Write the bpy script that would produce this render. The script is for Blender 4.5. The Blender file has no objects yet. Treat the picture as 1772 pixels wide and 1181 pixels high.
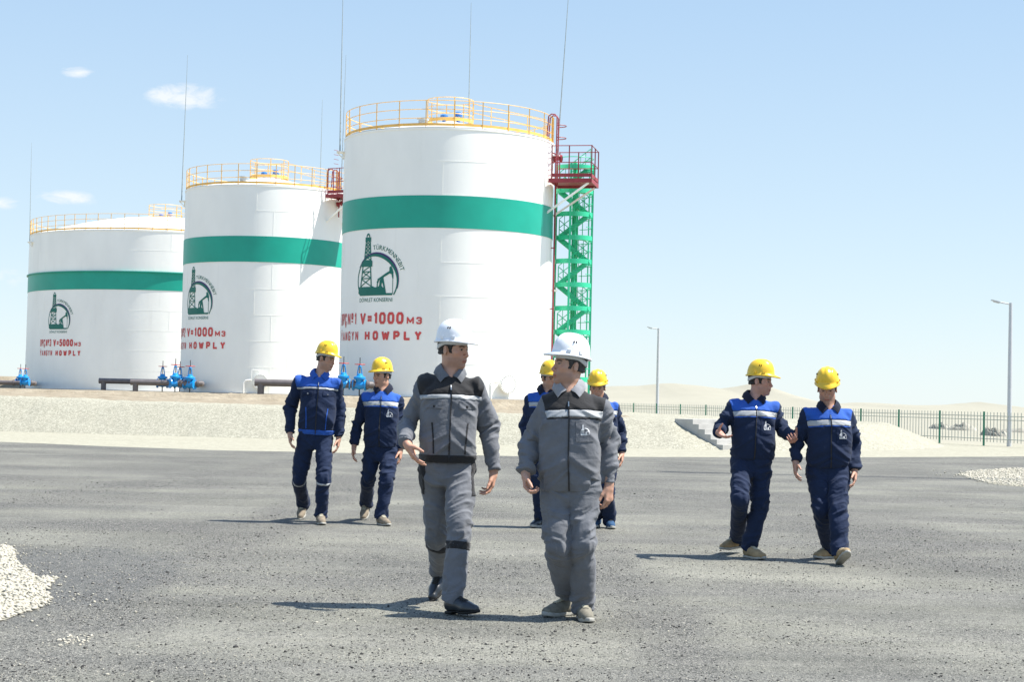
import bpy, math, random
import numpy as np
from mathutils import Vector, Matrix
from mathutils.bvhtree import BVHTree
random.seed(7); RNG = np.random.default_rng(11)
SC = bpy.context.scene; COL = SC.collection
R = math.radians
V = lambda *a: np.array(a, dtype=float)

# ------------------------------------------------------------------ camera
CAM_H = 1.35; FPX = 2953.0; TH = math.atan(99.5/FPX); RHO = 0.022
r0 = V(1, 0, 0); fw = V(0, math.cos(TH), math.sin(TH)); u0 = V(0, -math.sin(TH), math.cos(TH))
rt = math.cos(RHO)*r0 + math.sin(RHO)*u0; up = -math.sin(RHO)*r0 + math.cos(RHO)*u0
cd = bpy.data.cameras.new('camera'); cam = bpy.data.objects.new('camera', cd); COL.objects.link(cam)
cd.sensor_width = 36; cd.lens = FPX/1772*36; cd.clip_start = 0.1; cd.clip_end = 6000
M = Matrix(((rt[0], up[0], -fw[0], 0), (rt[1], up[1], -fw[1], 0), (rt[2], up[2], -fw[2], CAM_H), (0, 0, 0, 1)))
cam.matrix_world = M; SC.camera = cam
C0 = V(0, 0, CAM_H)
def U(px, py, Y):                       # survey helper: sight line of the photograph met at depth Y
    d = rt*(px-886)/FPX - up*(py-590.5)/FPX + fw
    return C0 + d*(Y/d[1])
def G(px, py, z=0.0):                   # ... met at the ground
    d = rt*(px-886)/FPX - up*(py-590.5)/FPX + fw
    return C0 + d*((z-CAM_H)/d[2])

# ------------------------------------------------------------------ light
SUN_EL, SUN_FRONT = 60.0, 2.0           # degrees; from the right, a little towards the camera
sdir = V(math.cos(R(SUN_EL))*math.cos(R(SUN_FRONT)), -math.cos(R(SUN_EL))*math.sin(R(SUN_FRONT)), math.sin(R(SUN_EL)))
sl = bpy.data.lights.new('sun', 'SUN'); sl.energy = 4.6; sl.angle = R(0.53); sl.color = (1, 0.955, 0.89)
so = bpy.data.objects.new('sun', sl); COL.objects.link(so)
so.rotation_euler = Vector(sdir).to_track_quat('Z', 'Y').to_euler(); so.location = (30, -10, 50)
wd = bpy.data.worlds.new('World'); SC.world = wd; wd.use_nodes = True
nt = wd.node_tree; nt.nodes.clear()
def N(tree, typ, **kw):
    n = tree.nodes.new(typ)
    for k, v in kw.items():
        if k.startswith('i_'): n.inputs[k[2:].replace('_', ' ')].default_value = v
        else: setattr(n, k, v)
    return n
sky = N(nt, 'ShaderNodeTexSky', sky_type='NISHITA', sun_disc=False, sun_elevation=R(SUN_EL), sun_rotation=R(90+SUN_FRONT),
        air_density=1.0, dust_density=0.2, ozone_density=1.0, altitude=100)
bg = N(nt, 'ShaderNodeBackground'); bg.inputs['Strength'].default_value = 0.149
wo = N(nt, 'ShaderNodeOutputWorld')
# thin white summer clouds far away (directions on the celestial sphere)
tc = N(nt, 'ShaderNodeTexCoord'); nz = N(nt, 'ShaderNodeTexNoise'); nz.inputs['Scale'].default_value = 60; nz.inputs['Detail'].default_value = 9; nz.inputs['Roughness'].default_value = 0.66; nz.inputs['Distortion'].default_value = .6
mp = N(nt, 'ShaderNodeMapping'); mp.inputs['Scale'].default_value = (1, 1, 2.6)
nt.links.new(tc.outputs['Generated'], mp.inputs['Vector']); nt.links.new(mp.outputs['Vector'], nz.inputs['Vector'])
acc = None
def mth(tree, op, a, b=None, c=None, clamp=False):
    n = tree.nodes.new('ShaderNodeMath'); n.operation = op; n.use_clamp = clamp
    for i, x in enumerate((a, b, c)):
        if x is None: continue
        if isinstance(x, (int, float)): n.inputs[i].default_value = x
        else: tree.links.new(x, n.inputs[i])
    return n.outputs[0]
sep = N(nt, 'ShaderNodeSeparateXYZ'); nt.links.new(tc.outputs['Generated'], sep.inputs[0])
az = mth(nt, 'ARCTAN2', sep.outputs[0], sep.outputs[1]); el = mth(nt, 'ARCSINE', sep.outputs[2])
for (px, py, w, h, s) in ((133, 125, 36, 13, .7), (318, 166, 80, 26, 1.0), (115, 342, 62, 15, .8), (8, 352, 34, 13, .6), (0, 480, 60, 22, .45), (290, 350, 14, 6, .3)):
    d = U(px, py, 100)-C0; d /= np.linalg.norm(d)
    a0, e0 = math.atan2(d[0], d[1]), math.asin(d[2])
    dx = mth(nt, 'MULTIPLY', mth(nt, 'SUBTRACT', az, a0), FPX/w); dz = mth(nt, 'MULTIPLY', mth(nt, 'SUBTRACT', el, e0), FPX/h)
    q = mth(nt, 'ADD', mth(nt, 'MULTIPLY', dx, dx), mth(nt, 'MULTIPLY', dz, dz))
    q = mth(nt, 'SUBTRACT', 1.0, q, clamp=True); q = mth(nt, 'MULTIPLY', q, s, clamp=True)
    acc = q if acc is None else mth(nt, 'MAXIMUM', acc, q)
cl = mth(nt, 'MULTIPLY', mth(nt, 'SUBTRACT', mth(nt, 'ADD', nz.outputs['Fac'], mth(nt, 'MULTIPLY', acc, .40)), .60), 3.4, clamp=True)
cl = mth(nt, 'MULTIPLY', cl, mth(nt, 'MULTIPLY', acc, 1.8, clamp=True)); cl = mth(nt, 'MULTIPLY', cl, .85)
# pale desert haze in the lowest sky
def mixn(f, a, c):
    n = N(nt, 'ShaderNodeMix', data_type='RGBA')
    for i, x in ((0, f), (6, a), (7, c)):
        if isinstance(x, tuple): n.inputs[i].default_value = (*x, 1)
        else: nt.links.new(x, n.inputs[i])
    return n.outputs[2]
tt = mth(nt, 'POWER', mth(nt, 'MULTIPLY', el, 1/R(13.2), clamp=True), .9)
veil = mixn(tt, (2.28, 2.69, 2.90), (1.44, 2.03, 2.70))
vf = mth(nt, 'SUBTRACT', .9, mth(nt, 'MULTIPLY', mth(nt, 'SUBTRACT', el, R(13)), 1/R(40)), clamp=True); vf = mth(nt, 'MINIMUM', vf, .88)
skyc = mixn(vf, sky.outputs[0], veil)
mx = N(nt, 'ShaderNodeMix', data_type='RGBA'); mx.inputs[7].default_value = (3.15, 3.26, 3.33, 1)
nt.links.new(cl, mx.inputs[0]); nt.links.new(skyc, mx.inputs[6]); nt.links.new(mx.outputs[2], bg.inputs['Color'])
nt.links.new(bg.outputs[0], wo.inputs[0])
SC.view_settings.view_transform = 'Standard'; SC.view_settings.look = 'None'; SC.view_settings.gamma = 1
SC.view_settings.exposure = 1.06
SC.cycles.max_bounces = 6

# ------------------------------------------------------------------ materials
def mat(name, col, rough=.6, spec=.4, metal=0, var=.12, vscale=3.0, fine=0, fscale=60, bump=0, bscale=40, bdist=.01, stretch=(1, 1, 1), col2=None, sheen=0, big=None):
    m = bpy.data.materials.new(name); m.use_nodes = True; t = m.node_tree; b = t.nodes['Principled BSDF']
    b.inputs['Roughness'].default_value = rough; b.inputs['Specular IOR Level'].default_value = spec; b.inputs['Metallic'].default_value = metal
    if sheen: b.inputs['Sheen Weight'].default_value = sheen; b.inputs['Sheen Roughness'].default_value = .6
    tc = t.nodes.new('ShaderNodeTexCoord'); mp = t.nodes.new('ShaderNodeMapping'); mp.inputs['Scale'].default_value = stretch
    t.links.new(tc.outputs['Object'], mp.inputs['Vector'])
    n = t.nodes.new('ShaderNodeTexNoise'); n.inputs['Scale'].default_value = vscale; n.inputs['Detail'].default_value = 5
    t.links.new(mp.outputs[0], n.inputs['Vector'])
    r = t.nodes.new('ShaderNodeValToRGB'); c = np.array(col)
    a, z = r.color_ramp.elements; a.position, z.position = .3, .7
    a.color = (*np.clip(c*(1-var), 0, 1), 1); z.color = (*np.clip(np.array(col2) if col2 is not None else c*(1+var), 0, 1), 1)
    t.links.new(n.outputs['Fac'], r.inputs[0]); out = r.outputs[0]
    if fine:
        f = t.nodes.new('ShaderNodeTexNoise'); f.inputs['Scale'].default_value = fscale; f.inputs['Detail'].default_value = 3
        t.links.new(mp.outputs[0], f.inputs['Vector'])
        k = mth(t, 'ADD', mth(t, 'MULTIPLY', mth(t, 'SUBTRACT', f.outputs['Fac'], .5), fine*2), 1.0)
        x = t.nodes.new('ShaderNodeVectorMath'); x.operation = 'SCALE'; t.links.new(out, x.inputs[0]); t.links.new(k, x.inputs['Scale']); out = x.outputs[0]
    t.links.new(out, b.inputs['Base Color'])
    if bump:
        q = t.nodes.new('ShaderNodeTexNoise'); q.inputs['Scale'].default_value = bscale; q.inputs['Detail'].default_value = 4
        t.links.new(mp.outputs[0], q.inputs['Vector'])
        u = t.nodes.new('ShaderNodeBump'); u.inputs['Strength'].default_value = bump; u.inputs['Distance'].default_value = bdist
        t.links.new(q.outputs['Fac'], u.inputs['Height']); t.links.new(u.outputs[0], b.inputs['Normal'])
    return m

def gravel_mat(name, lo, hi, cell, patch=.12, gap=.35, rough=.95, bump=.8, stripes=None):
    m = bpy.data.materials.new(name); m.use_nodes = True; t = m.node_tree; b = t.nodes['Principled BSDF']
    b.inputs['Roughness'].default_value = rough; b.inputs['Specular IOR Level'].default_value = .15
    tc = t.nodes.new('ShaderNodeTexCoord'); out = None; hsum = None
    for i, (sc, w) in enumerate(cell):
        v = t.nodes.new('ShaderNodeTexVoronoi'); v.inputs['Scale'].default_value = sc; t.links.new(tc.outputs['Object'], v.inputs['Vector'])
        s = t.nodes.new('ShaderNodeSeparateColor'); t.links.new(v.outputs['Color'], s.inputs[0])
        e = mth(t, 'MULTIPLY', v.outputs['Distance'], gap)
        x = mth(t, 'MULTIPLY', mth(t, 'SUBTRACT', s.outputs[0], e), w)
        out = x if out is None else mth(t, 'ADD', out, x)
    n = t.nodes.new('ShaderNodeTexNoise'); n.inputs['Scale'].default_value = .45; n.inputs['Detail'].default_value = 6; t.links.new(tc.outputs['Object'], n.inputs['Vector'])
    out2 = mth(t, 'ADD', out, mth(t, 'MULTIPLY', mth(t, 'SUBTRACT', n.outputs['Fac'], .5), patch*8))
    r = t.nodes.new('ShaderNodeValToRGB'); r.color_ramp.elements[0].color = (*lo, 1); r.color_ramp.elements[1].color = (*hi, 1)
    r.color_ramp.elements[0].position = .0; r.color_ramp.elements[1].position = .75
    t.links.new(out2, r.inputs[0]); t.links.new(r.outputs[0], b.inputs['Base Color'])
    u = t.nodes.new('ShaderNodeBump'); u.inputs['Strength'].default_value = bump; u.inputs['Distance'].default_value = .03
    t.links.new(out, u.inputs['Height']); t.links.new(u.outputs[0], b.inputs['Normal'])
    return m

def asphalt_mat():
    m = bpy.data.materials.new('dusty asphalt'); m.use_nodes = True; t = m.node_tree; b = t.nodes['Principled BSDF']
    b.inputs['Roughness'].default_value = .9; b.inputs['Specular IOR Level'].default_value = .25
    tc = t.nodes.new('ShaderNodeTexCoord'); O = tc.outputs['Object']
    def noise(scale, det=5, st=(1, 1, 1), rough=.55, rot=0):
        mp = t.nodes.new('ShaderNodeMapping'); mp.inputs['Scale'].default_value = st; mp.inputs['Rotation'].default_value = (0, 0, rot); t.links.new(O, mp.inputs[0])
        n = t.nodes.new('ShaderNodeTexNoise'); n.inputs['Scale'].default_value = scale; n.inputs['Detail'].default_value = det; n.inputs['Roughness'].default_value = rough
        t.links.new(mp.outputs[0], n.inputs['Vector']); return n.outputs['Fac']
    def ramp(x, a, z):
        return mth(t, 'DIVIDE', mth(t, 'SUBTRACT', x, a), z-a, clamp=True)
    def mixc(f, a, c):
        n = t.nodes.new('ShaderNodeMix'); n.data_type = 'RGBA'
        t.links.new(f, n.inputs[0])
        for i, x in ((6, a), (7, c)):
            if isinstance(x, tuple): n.inputs[i].default_value = (*x, 1)
            else: t.links.new(x, n.inputs[i])
        return n.outputs[2]
    base = mixc(ramp(noise(.42, 6), .36, .62), (.104, .104, .086), (.256, .252, .200))           # dusted zones
    sep = t.nodes.new('ShaderNodeSeparateXYZ'); t.links.new(O, sep.inputs[0])
    far = ramp(sep.outputs[1], 11, 30)
    base = mixc(mth(t, 'MULTIPLY', far, .30), base, (.160, .160, .138))
    st = ramp(noise(1.0, 5, (.06, 1.1, 1), .6, .07), .40, .66)                                # tyre streaks along the road
    base = mixc(mth(t, 'MULTIPLY', st, .50), base, (.112, .111, .107))
    st2 = ramp(noise(1.3, 4, (.05, 1.6, 1), .6, -.12), .52, .7)
    base = mixc(mth(t, 'MULTIPLY', st2, .35), base, (.30, .288, .25))
    loose = ramp(noise(.55, 4, (.5, 1, 1), .55, .35), .50, .66)                               # swept-up loose chippings
    lanes = None                                                                              # loose grit pushed up beside the wheel tracks
    for x0, y0, k, w in ((-2.45, 12, .0, .38), (3.98, 18, -.213, 1.0), (.9, 12, -.02, .22), (-6.0, 20, .15, .5)):
        xx = mth(t, 'SUBTRACT', mth(t, 'SUBTRACT', sep.outputs[0], x0), mth(t, 'MULTIPLY', mth(t, 'SUBTRACT', sep.outputs[1], y0), k))
        xx = mth(t, 'ADD', xx, mth(t, 'MULTIPLY', mth(t, 'SUBTRACT', noise(.35, 4), .5), 1.6)); xx = mth(t, 'ABSOLUTE', mth(t, 'DIVIDE', xx, w))
        g_ = mth(t, 'SUBTRACT', 1.0, ramp(xx, .5, 1.5)); lanes = g_ if lanes is None else mth(t, 'MAXIMUM', lanes, g_)
    loose = mth(t, 'MAXIMUM', loose, mth(t, 'MULTIPLY', lanes, ramp(noise(1.1, 4), .32, .55)))
    base = mixc(mth(t, 'MULTIPLY', loose, .60), base, (.092, .091, .085))
    dx = t.nodes.new('ShaderNodeVectorMath'); dx.operation = 'SUBTRACT'; t.links.new(O, dx.inputs[0]); dx.inputs[1].default_value = tuple(G(60, 1000)); sc_ = t.nodes.new('ShaderNodeVectorMath'); sc_.operation = 'MULTIPLY'; t.links.new(dx.outputs[0], sc_.inputs[0]); sc_.inputs[1].default_value = (.95, .40, 1)
    ln = t.nodes.new('ShaderNodeVectorMath'); ln.operation = 'LENGTH'; t.links.new(sc_.outputs[0], ln.inputs[0])
    fresh = mth(t, 'SUBTRACT', 1.0, ramp(mth(t, 'ADD', ln.outputs['Value'], mth(t, 'MULTIPLY', mth(t, 'SUBTRACT', noise(2.2, 5), .5), 1.1)), .75, 1.1))
    base = mixc(mth(t, 'MULTIPLY', fresh, .80), base, (.085, .088, .086))                     # unworn asphalt beside the gravel
    hs = None
    for sc, thr_d, thr_l, in ((42, .80, .88), (80, .62, .70), (140, .52, .58)):
        v = t.nodes.new('ShaderNodeTexVoronoi'); v.inputs['Scale'].default_value = sc; t.links.new(O, v.inputs['Vector'])
        s = t.nodes.new('ShaderNodeSeparateColor'); t.links.new(v.outputs['Color'], s.inputs[0])
        near = mth(t, 'SUBTRACT', 1.0, ramp(v.outputs['Distance'], .38, .52))
        amt = mth(t, 'ADD', .62, mth(t, 'MULTIPLY', loose, .38))
        dk = mth(t, 'MULTIPLY', mth(t, 'MULTIPLY', ramp(s.outputs[0], thr_d, thr_d+.03), near), amt)
        lt = mth(t, 'MULTIPLY', mth(t, 'MULTIPLY', ramp(s.outputs[1], thr_l+.06, thr_l+.09), near), mth(t, 'MULTIPLY', amt, .8))
        base = mixc(dk, base, (.036, .036, .033)); base = mixc(lt, base, (.44, .42, .36))
        h = mth(t, 'MULTIPLY', mth(t, 'ADD', dk, lt), 1.0)
        hs = h if hs is None else mth(t, 'ADD', hs, h)
    hs = mth(t, 'ADD', hs, mth(t, 'MULTIPLY', noise(110, 3), .9))
    t.links.new(base, b.inputs['Base Color'])
    u = t.nodes.new('ShaderNodeBump'); u.inputs['Strength'].default_value = .75; u.inputs['Distance'].default_value = .010
    t.links.new(hs, u.inputs['Height']); t.links.new(u.outputs[0], b.inputs['Normal'])
    return m

MT = {}
def tank_white():
    m = mat('white tank paint', (.90, .895, .83), .40, .45, var=.045, vscale=.55, bump=.12, bscale=.9, bdist=.06, stretch=(1, 1, .5)); t = m.node_tree; b = t.nodes['Principled BSDF']
    old = b.inputs['Base Color'].links[0].from_socket; tc = t.nodes.new('ShaderNodeTexCoord')
    def noise(st, sc, det):
        mp = t.nodes.new('ShaderNodeMapping'); mp.inputs['Scale'].default_value = st; t.links.new(tc.outputs['Object'], mp.inputs[0]); n = t.nodes.new('ShaderNodeTexNoise'); n.inputs['Scale'].default_value = sc; n.inputs['Detail'].default_value = det; t.links.new(mp.outputs[0], n.inputs[0]); return n.outputs['Fac']
    def rmp(x, a_, z_): return mth(t, 'DIVIDE', mth(t, 'SUBTRACT', x, a_), z_-a_, clamp=True)
    sp = t.nodes.new('ShaderNodeSeparateXYZ'); t.links.new(tc.outputs['Object'], sp.inputs[0])
    run = mth(t, 'MULTIPLY', rmp(noise((1, 1, .05), 2.2, 5), .60, .78), rmp(noise((1, 1, .3), .5, 3), .42, .62))         # faint rain streaks
    foot = mth(t, 'MULTIPLY', mth(t, 'SUBTRACT', 1.0, rmp(sp.outputs[2], .0, 1.3)), rmp(noise((1, 1, 1), .9, 5), .3, .7))  # dust at the foot
    rust = mth(t, 'MULTIPLY', mth(t, 'MULTIPLY', rmp(noise((1, 1, .04), 3.1, 3), .69, .74), rmp(sp.outputs[2], 10.6, 12.6)), .55)
    for f, k, c in ((run, .30, (.60, .59, .54)), (foot, .35, (.62, .55, .44)), (rust, 1.0, (.55, .40, .25))):
        n = t.nodes.new('ShaderNodeMix'); n.data_type = 'RGBA'; t.links.new(mth(t, 'MULTIPLY', f, k), n.inputs[0]); t.links.new(old, n.inputs[6]); n.inputs[7].default_value = (*c, 1); old = n.outputs[2]
    t.links.new(old, b.inputs['Base Color']); return m
MT['white'] = tank_white()
MT['lampgrey'] = mat('light grey lamp paint', (.50, .51, .52), .5, .4, .0, var=.05)
MT['green'] = mat('green band paint', (.008, .33, .235), .4, .4, var=.06, vscale=.8)
MT['stair'] = mat('green stair paint', (.035, .50, .27), .45, .4, var=.08, vscale=2)
MT['yellow'] = mat('yellow rail paint', (.80, .47, .12), .5, .4, var=.1, vscale=3)
MT['maroon'] = mat('maroon paint', (.27, .035, .045), .5, .4, var=.12, vscale=3)
MT['galv'] = mat('galvanised steel', (.36, .38, .38), .45, .5, .3, var=.1, vscale=4)
MT['rod'] = mat('weathered steel rod', (.33, .38, .385), .5, .5, .3, var=.1, vscale=4)
MT['pipe'] = mat('grey brown pipe paint', (.135, .118, .115), .5, .4, var=.15, vscale=4)
MT['blue'] = mat('blue valve paint', (.01, .26, .62), .35, .5, var=.12, vscale=6)
MT['red'] = mat('red handwheel paint', (.55, .05, .04), .45, .4, var=.1, vscale=6)
MT['black'] = mat('black steel', (.03, .03, .03), .5, .4, var=.1)
MT['ventblue'] = mat('blue vent paint', (.04, .17, .48), .45, .4, var=.1)
MT['emblem'] = mat('dark green emblem paint', (.012, .15, .115), .5, .3, var=.05)
MT['violet'] = mat('violet emblem paint', (.06, .03, .14), .5, .3, var=.05)
MT['redtext'] = mat('red lettering paint', (.64, .085, .08), .5, .3, var=.08, vscale=3)
MT['concrete'] = mat('pale concrete', (.42, .41, .38), .9, .2, var=.12, vscale=2.5, fine=.12, fscale=30, bump=.3, bscale=30, bdist=.01)
MT['sand'] = mat('pale sandy fill', (.24, .20, .14), .95, .1, var=.16, vscale=.9, fine=.22, fscale=9, bump=.8, bscale=4, bdist=.12, col2=(.31, .27, .20))
MT['dune'] = mat('dune sand', (.30, .285, .222), .95, .1, var=.05, vscale=.02, fine=.04, fscale=.3)
MT['gravel'] = gravel_mat('cream gravel', (.22, .21, .16), (.425, .41, .325), ((15, .22), (32, .45), (62, .45)), .02, .42, bump=.35)
MT['verge'] = gravel_mat('fine cream gravel', (.265, .252, .19), (.36, .345, .268), ((10, .55), (24, .5)), .04, .35, bump=.4)
MT['stone'] = mat('cream limestone chips', (.40, .375, .305), .9, .2, var=.2, vscale=25)
MT['darkstone'] = mat('dark chips', (.05, .048, .045), .9, .2, var=.3, vscale=25)
MT['asphalt'] = asphalt_mat()
MT['fgreen'] = mat('fence post green', (.03, .20, .12), .5, .4)
MT['picket'] = mat('grey picket paint', (.42, .44, .38), .6, .3)
MT['rubble'] = mat('dark rubble', (.29, .275, .225), .95, .1, var=.45, vscale=1.1, fine=.4, fscale=4)
# cloth
def cloth(n, c, **k):
    m = mat(n, c, .85, .22, var=.10, vscale=9, fine=.12, fscale=420, bump=.25, bscale=55, bdist=.008, sheen=k.get('sheen', .12)); t = m.node_tree; b = t.nodes['Principled BSDF']
    first = b.inputs['Normal'].links[0].from_node; tc = t.nodes.new('ShaderNodeTexCoord'); h = None                     # small sharp creases
    for sc, st, w in ((6, (1, 1, 1.7), 1.0), (14, (1, 1, 1.5), .35)):
        mp = t.nodes.new('ShaderNodeMapping'); mp.inputs['Scale'].default_value = st; mp.inputs['Rotation'].default_value = (0, R(28), 0); t.links.new(tc.outputs['Object'], mp.inputs[0])
        q = t.nodes.new('ShaderNodeTexNoise'); q.inputs['Scale'].default_value = sc; q.inputs['Detail'].default_value = 1; q.inputs['Distortion'].default_value = .7; t.links.new(mp.outputs[0], q.inputs['Vector'])
        x = mth(t, 'MULTIPLY', mth(t, 'POWER', mth(t, 'MULTIPLY', mth(t, 'ABSOLUTE', mth(t, 'SUBTRACT', q.outputs['Fac'], .5)), 3.0, clamp=True), .6), w); h = x if h is None else mth(t, 'ADD', h, x)
    u = t.nodes.new('ShaderNodeBump'); u.inputs['Strength'].default_value = .16; u.inputs['Distance'].default_value = .014; t.links.new(h, u.inputs['Height']); t.links.new(first.outputs[0], u.inputs['Normal']); t.links.new(u.outputs[0], b.inputs['Normal'])
    return m
MT['grey'] = cloth('grey work cloth', (.124, .130, .142))
MT['lgrey'] = cloth('light grey collar cloth', (.24, .245, .26))
MT['blackc'] = cloth('black work cloth', (.016, .016, .017))
MT['navy'] = cloth('navy work cloth', (.0075, .017, .047), sheen=.05)
MT['navyd'] = cloth('dark navy collar cloth', (.007, .010, .025), sheen=.04)
MT['royal'] = cloth('royal blue cloth', (.014, .080, .36))
MT['reflect'] = mat('reflective tape', (.34, .35, .35), .45, .5, var=.05, vscale=20, fine=.06, fscale=300)
MT['zip'] = mat('black zip tape', (.012, .012, .014), .5, .4)
MT['metal'] = mat('zip pull metal', (.5, .5, .48), .3, .5, .8)
MT['logo'] = mat('white embroidery', (.62, .63, .63), .8, .2)
MT['redc'] = cloth('red undershirt cloth', (.25, .02, .03))
MT['hatw'] = mat('white hat plastic', (.80, .81, .82), .28, .5, var=.02, vscale=8)
MT['haty'] = mat('yellow hat plastic', (.78, .50, .028), .28, .5, var=.06, vscale=8)
MT['band'] = mat('grey white hat suspension', (.52, .53, .53), .6, .3)
MT['dark'] = mat('dark slot', (.01, .01, .01), .8, .1)
MT['hair'] = mat('black hair', (.012, .010, .009), .55, .4, var=.4, vscale=60, bump=.8, bscale=150, bdist=.004)
MT['hairg'] = mat('greying dark hair', (.035, .032, .030), .6, .35, var=.5, vscale=70, bump=.8, bscale=150, bdist=.004)
MT['leather'] = mat('black leather', (.022, .026, .030), .28, .5, var=.2, vscale=15, bump=.2, bscale=60, bdist=.003)
MT['blacksole'] = mat('black rubber', (.015, .015, .015), .7, .3)
MT['olive'] = mat('olive suede', (.185, .172, .135), .85, .2, var=.25, vscale=25, bump=.3, bscale=120, bdist=.003)
MT['tan'] = mat('tan suede', (.31, .225, .125), .9, .15, var=.22, vscale=20, bump=.3, bscale=120, bdist=.003)
MT['taupe'] = mat('taupe suede', (.21, .175, .13), .9, .15, var=.22, vscale=20, bump=.3, bscale=120, bdist=.003)
MT['greysole'] = mat('dusty pale rubber', (.34, .33, .29), .85, .2, var=.15, vscale=30)
MT['bluesh'] = mat('blue trainer mesh', (.03, .075, .15), .8, .2, var=.3, vscale=40)
MT['lace'] = mat('dark laces', (.03, .03, .028), .8, .2)
MT['place'] = mat('pale laces', (.40, .37, .28), .8, .2)
def skin_mat():
    m = bpy.data.materials.new('sun tanned skin'); m.use_nodes = True; t = m.node_tree; b = t.nodes['Principled BSDF']
    b.inputs['Roughness'].default_value = .52; b.inputs['Specular IOR Level'].default_value = .35
    b.inputs['Subsurface Weight'].default_value = .12; b.inputs['Subsurface Radius'].default_value = (.012, .004, .002); b.inputs['Subsurface Scale'].default_value = .6
    a = t.nodes.new('ShaderNodeAttribute'); a.attribute_name = 'tone'
    tc = t.nodes.new('ShaderNodeTexCoord'); n = t.nodes.new('ShaderNodeTexNoise'); n.inputs['Scale'].default_value = 45; n.inputs['Detail'].default_value = 4
    t.links.new(tc.outputs['Object'], n.inputs['Vector'])
    k = mth(t, 'ADD', mth(t, 'MULTIPLY', n.outputs['Fac'], .24), .88)
    x = t.nodes.new('ShaderNodeVectorMath'); x.operation = 'SCALE'; t.links.new(a.outputs['Color'], x.inputs[0]); t.links.new(k, x.inputs['Scale'])
    t.links.new(x.outputs[0], b.inputs['Base Color'])
    u = t.nodes.new('ShaderNodeBump'); u.inputs['Strength'].default_value = .15; u.inputs['Distance'].default_value = .003
    t.links.new(n.outputs['Fac'], u.inputs['Height']); t.links.new(u.outputs[0], b.inputs['Normal'])
    return m
MT['skin'] = skin_mat()

# ------------------------------------------------------------------ mesh helpers
def mesh_np(name, verts, faces, m=None, parent=None, smooth=True, loc=None):
    """faces: an (N,k) array, or a list of index lists."""
    me = bpy.data.meshes.new(name); verts = np.asarray(verts, dtype=np.float32)
    if isinstance(faces, np.ndarray) and faces.ndim == 2:
        n, k = faces.shape; me.vertices.add(len(verts)); me.vertices.foreach_set('co', verts.ravel())
        me.loops.add(n*k); me.loops.foreach_set('vertex_index', faces.astype(np.int32).ravel())
        me.polygons.add(n); me.polygons.foreach_set('loop_start', np.arange(n, dtype=np.int32)*k)
        me.polygons.foreach_set('loop_total', np.full(n, k, np.int32)); me.update(calc_edges=True); me.validate()
    else:
        me.from_pydata([tuple(map(float, v)) for v in verts], [], [list(map(int, f)) for f in faces]); me.update()
    if smooth: me.polygons.foreach_set('use_smooth', np.ones(len(me.polygons), bool))
    if m: me.materials.append(MT[m] if isinstance(m, str) else m)
    o = bpy.data.objects.new(name, me); COL.objects.link(o)
    if parent: o.parent = parent
    if loc is not None: o.location = tuple(map(float, loc))
    return o
def thing(name, label, cat, loc=(0, 0, 0), group=None):
    o = bpy.data.objects.new(name, None); COL.objects.link(o); o.location = tuple(map(float, loc)); o.empty_display_size = .2
    o['label'] = label; o['category'] = cat
    if group: o['group'] = group
    return o
def tag(o, label=None, cat=None, group=None, kind=None):
    for k, v in (('label', label), ('category', cat), ('group', group), ('kind', kind)):
        if v: o[k] = v
    return o
def unit(v): v = np.asarray(v, float); return v/max(1e-9, np.linalg.norm(v))
def frame(d):
    d = unit(d); a = V(0, 0, 1) if abs(d[2]) < .9 else V(1, 0, 0)
    x = unit(np.cross(a, d)); return x, np.cross(d, x), d
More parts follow.
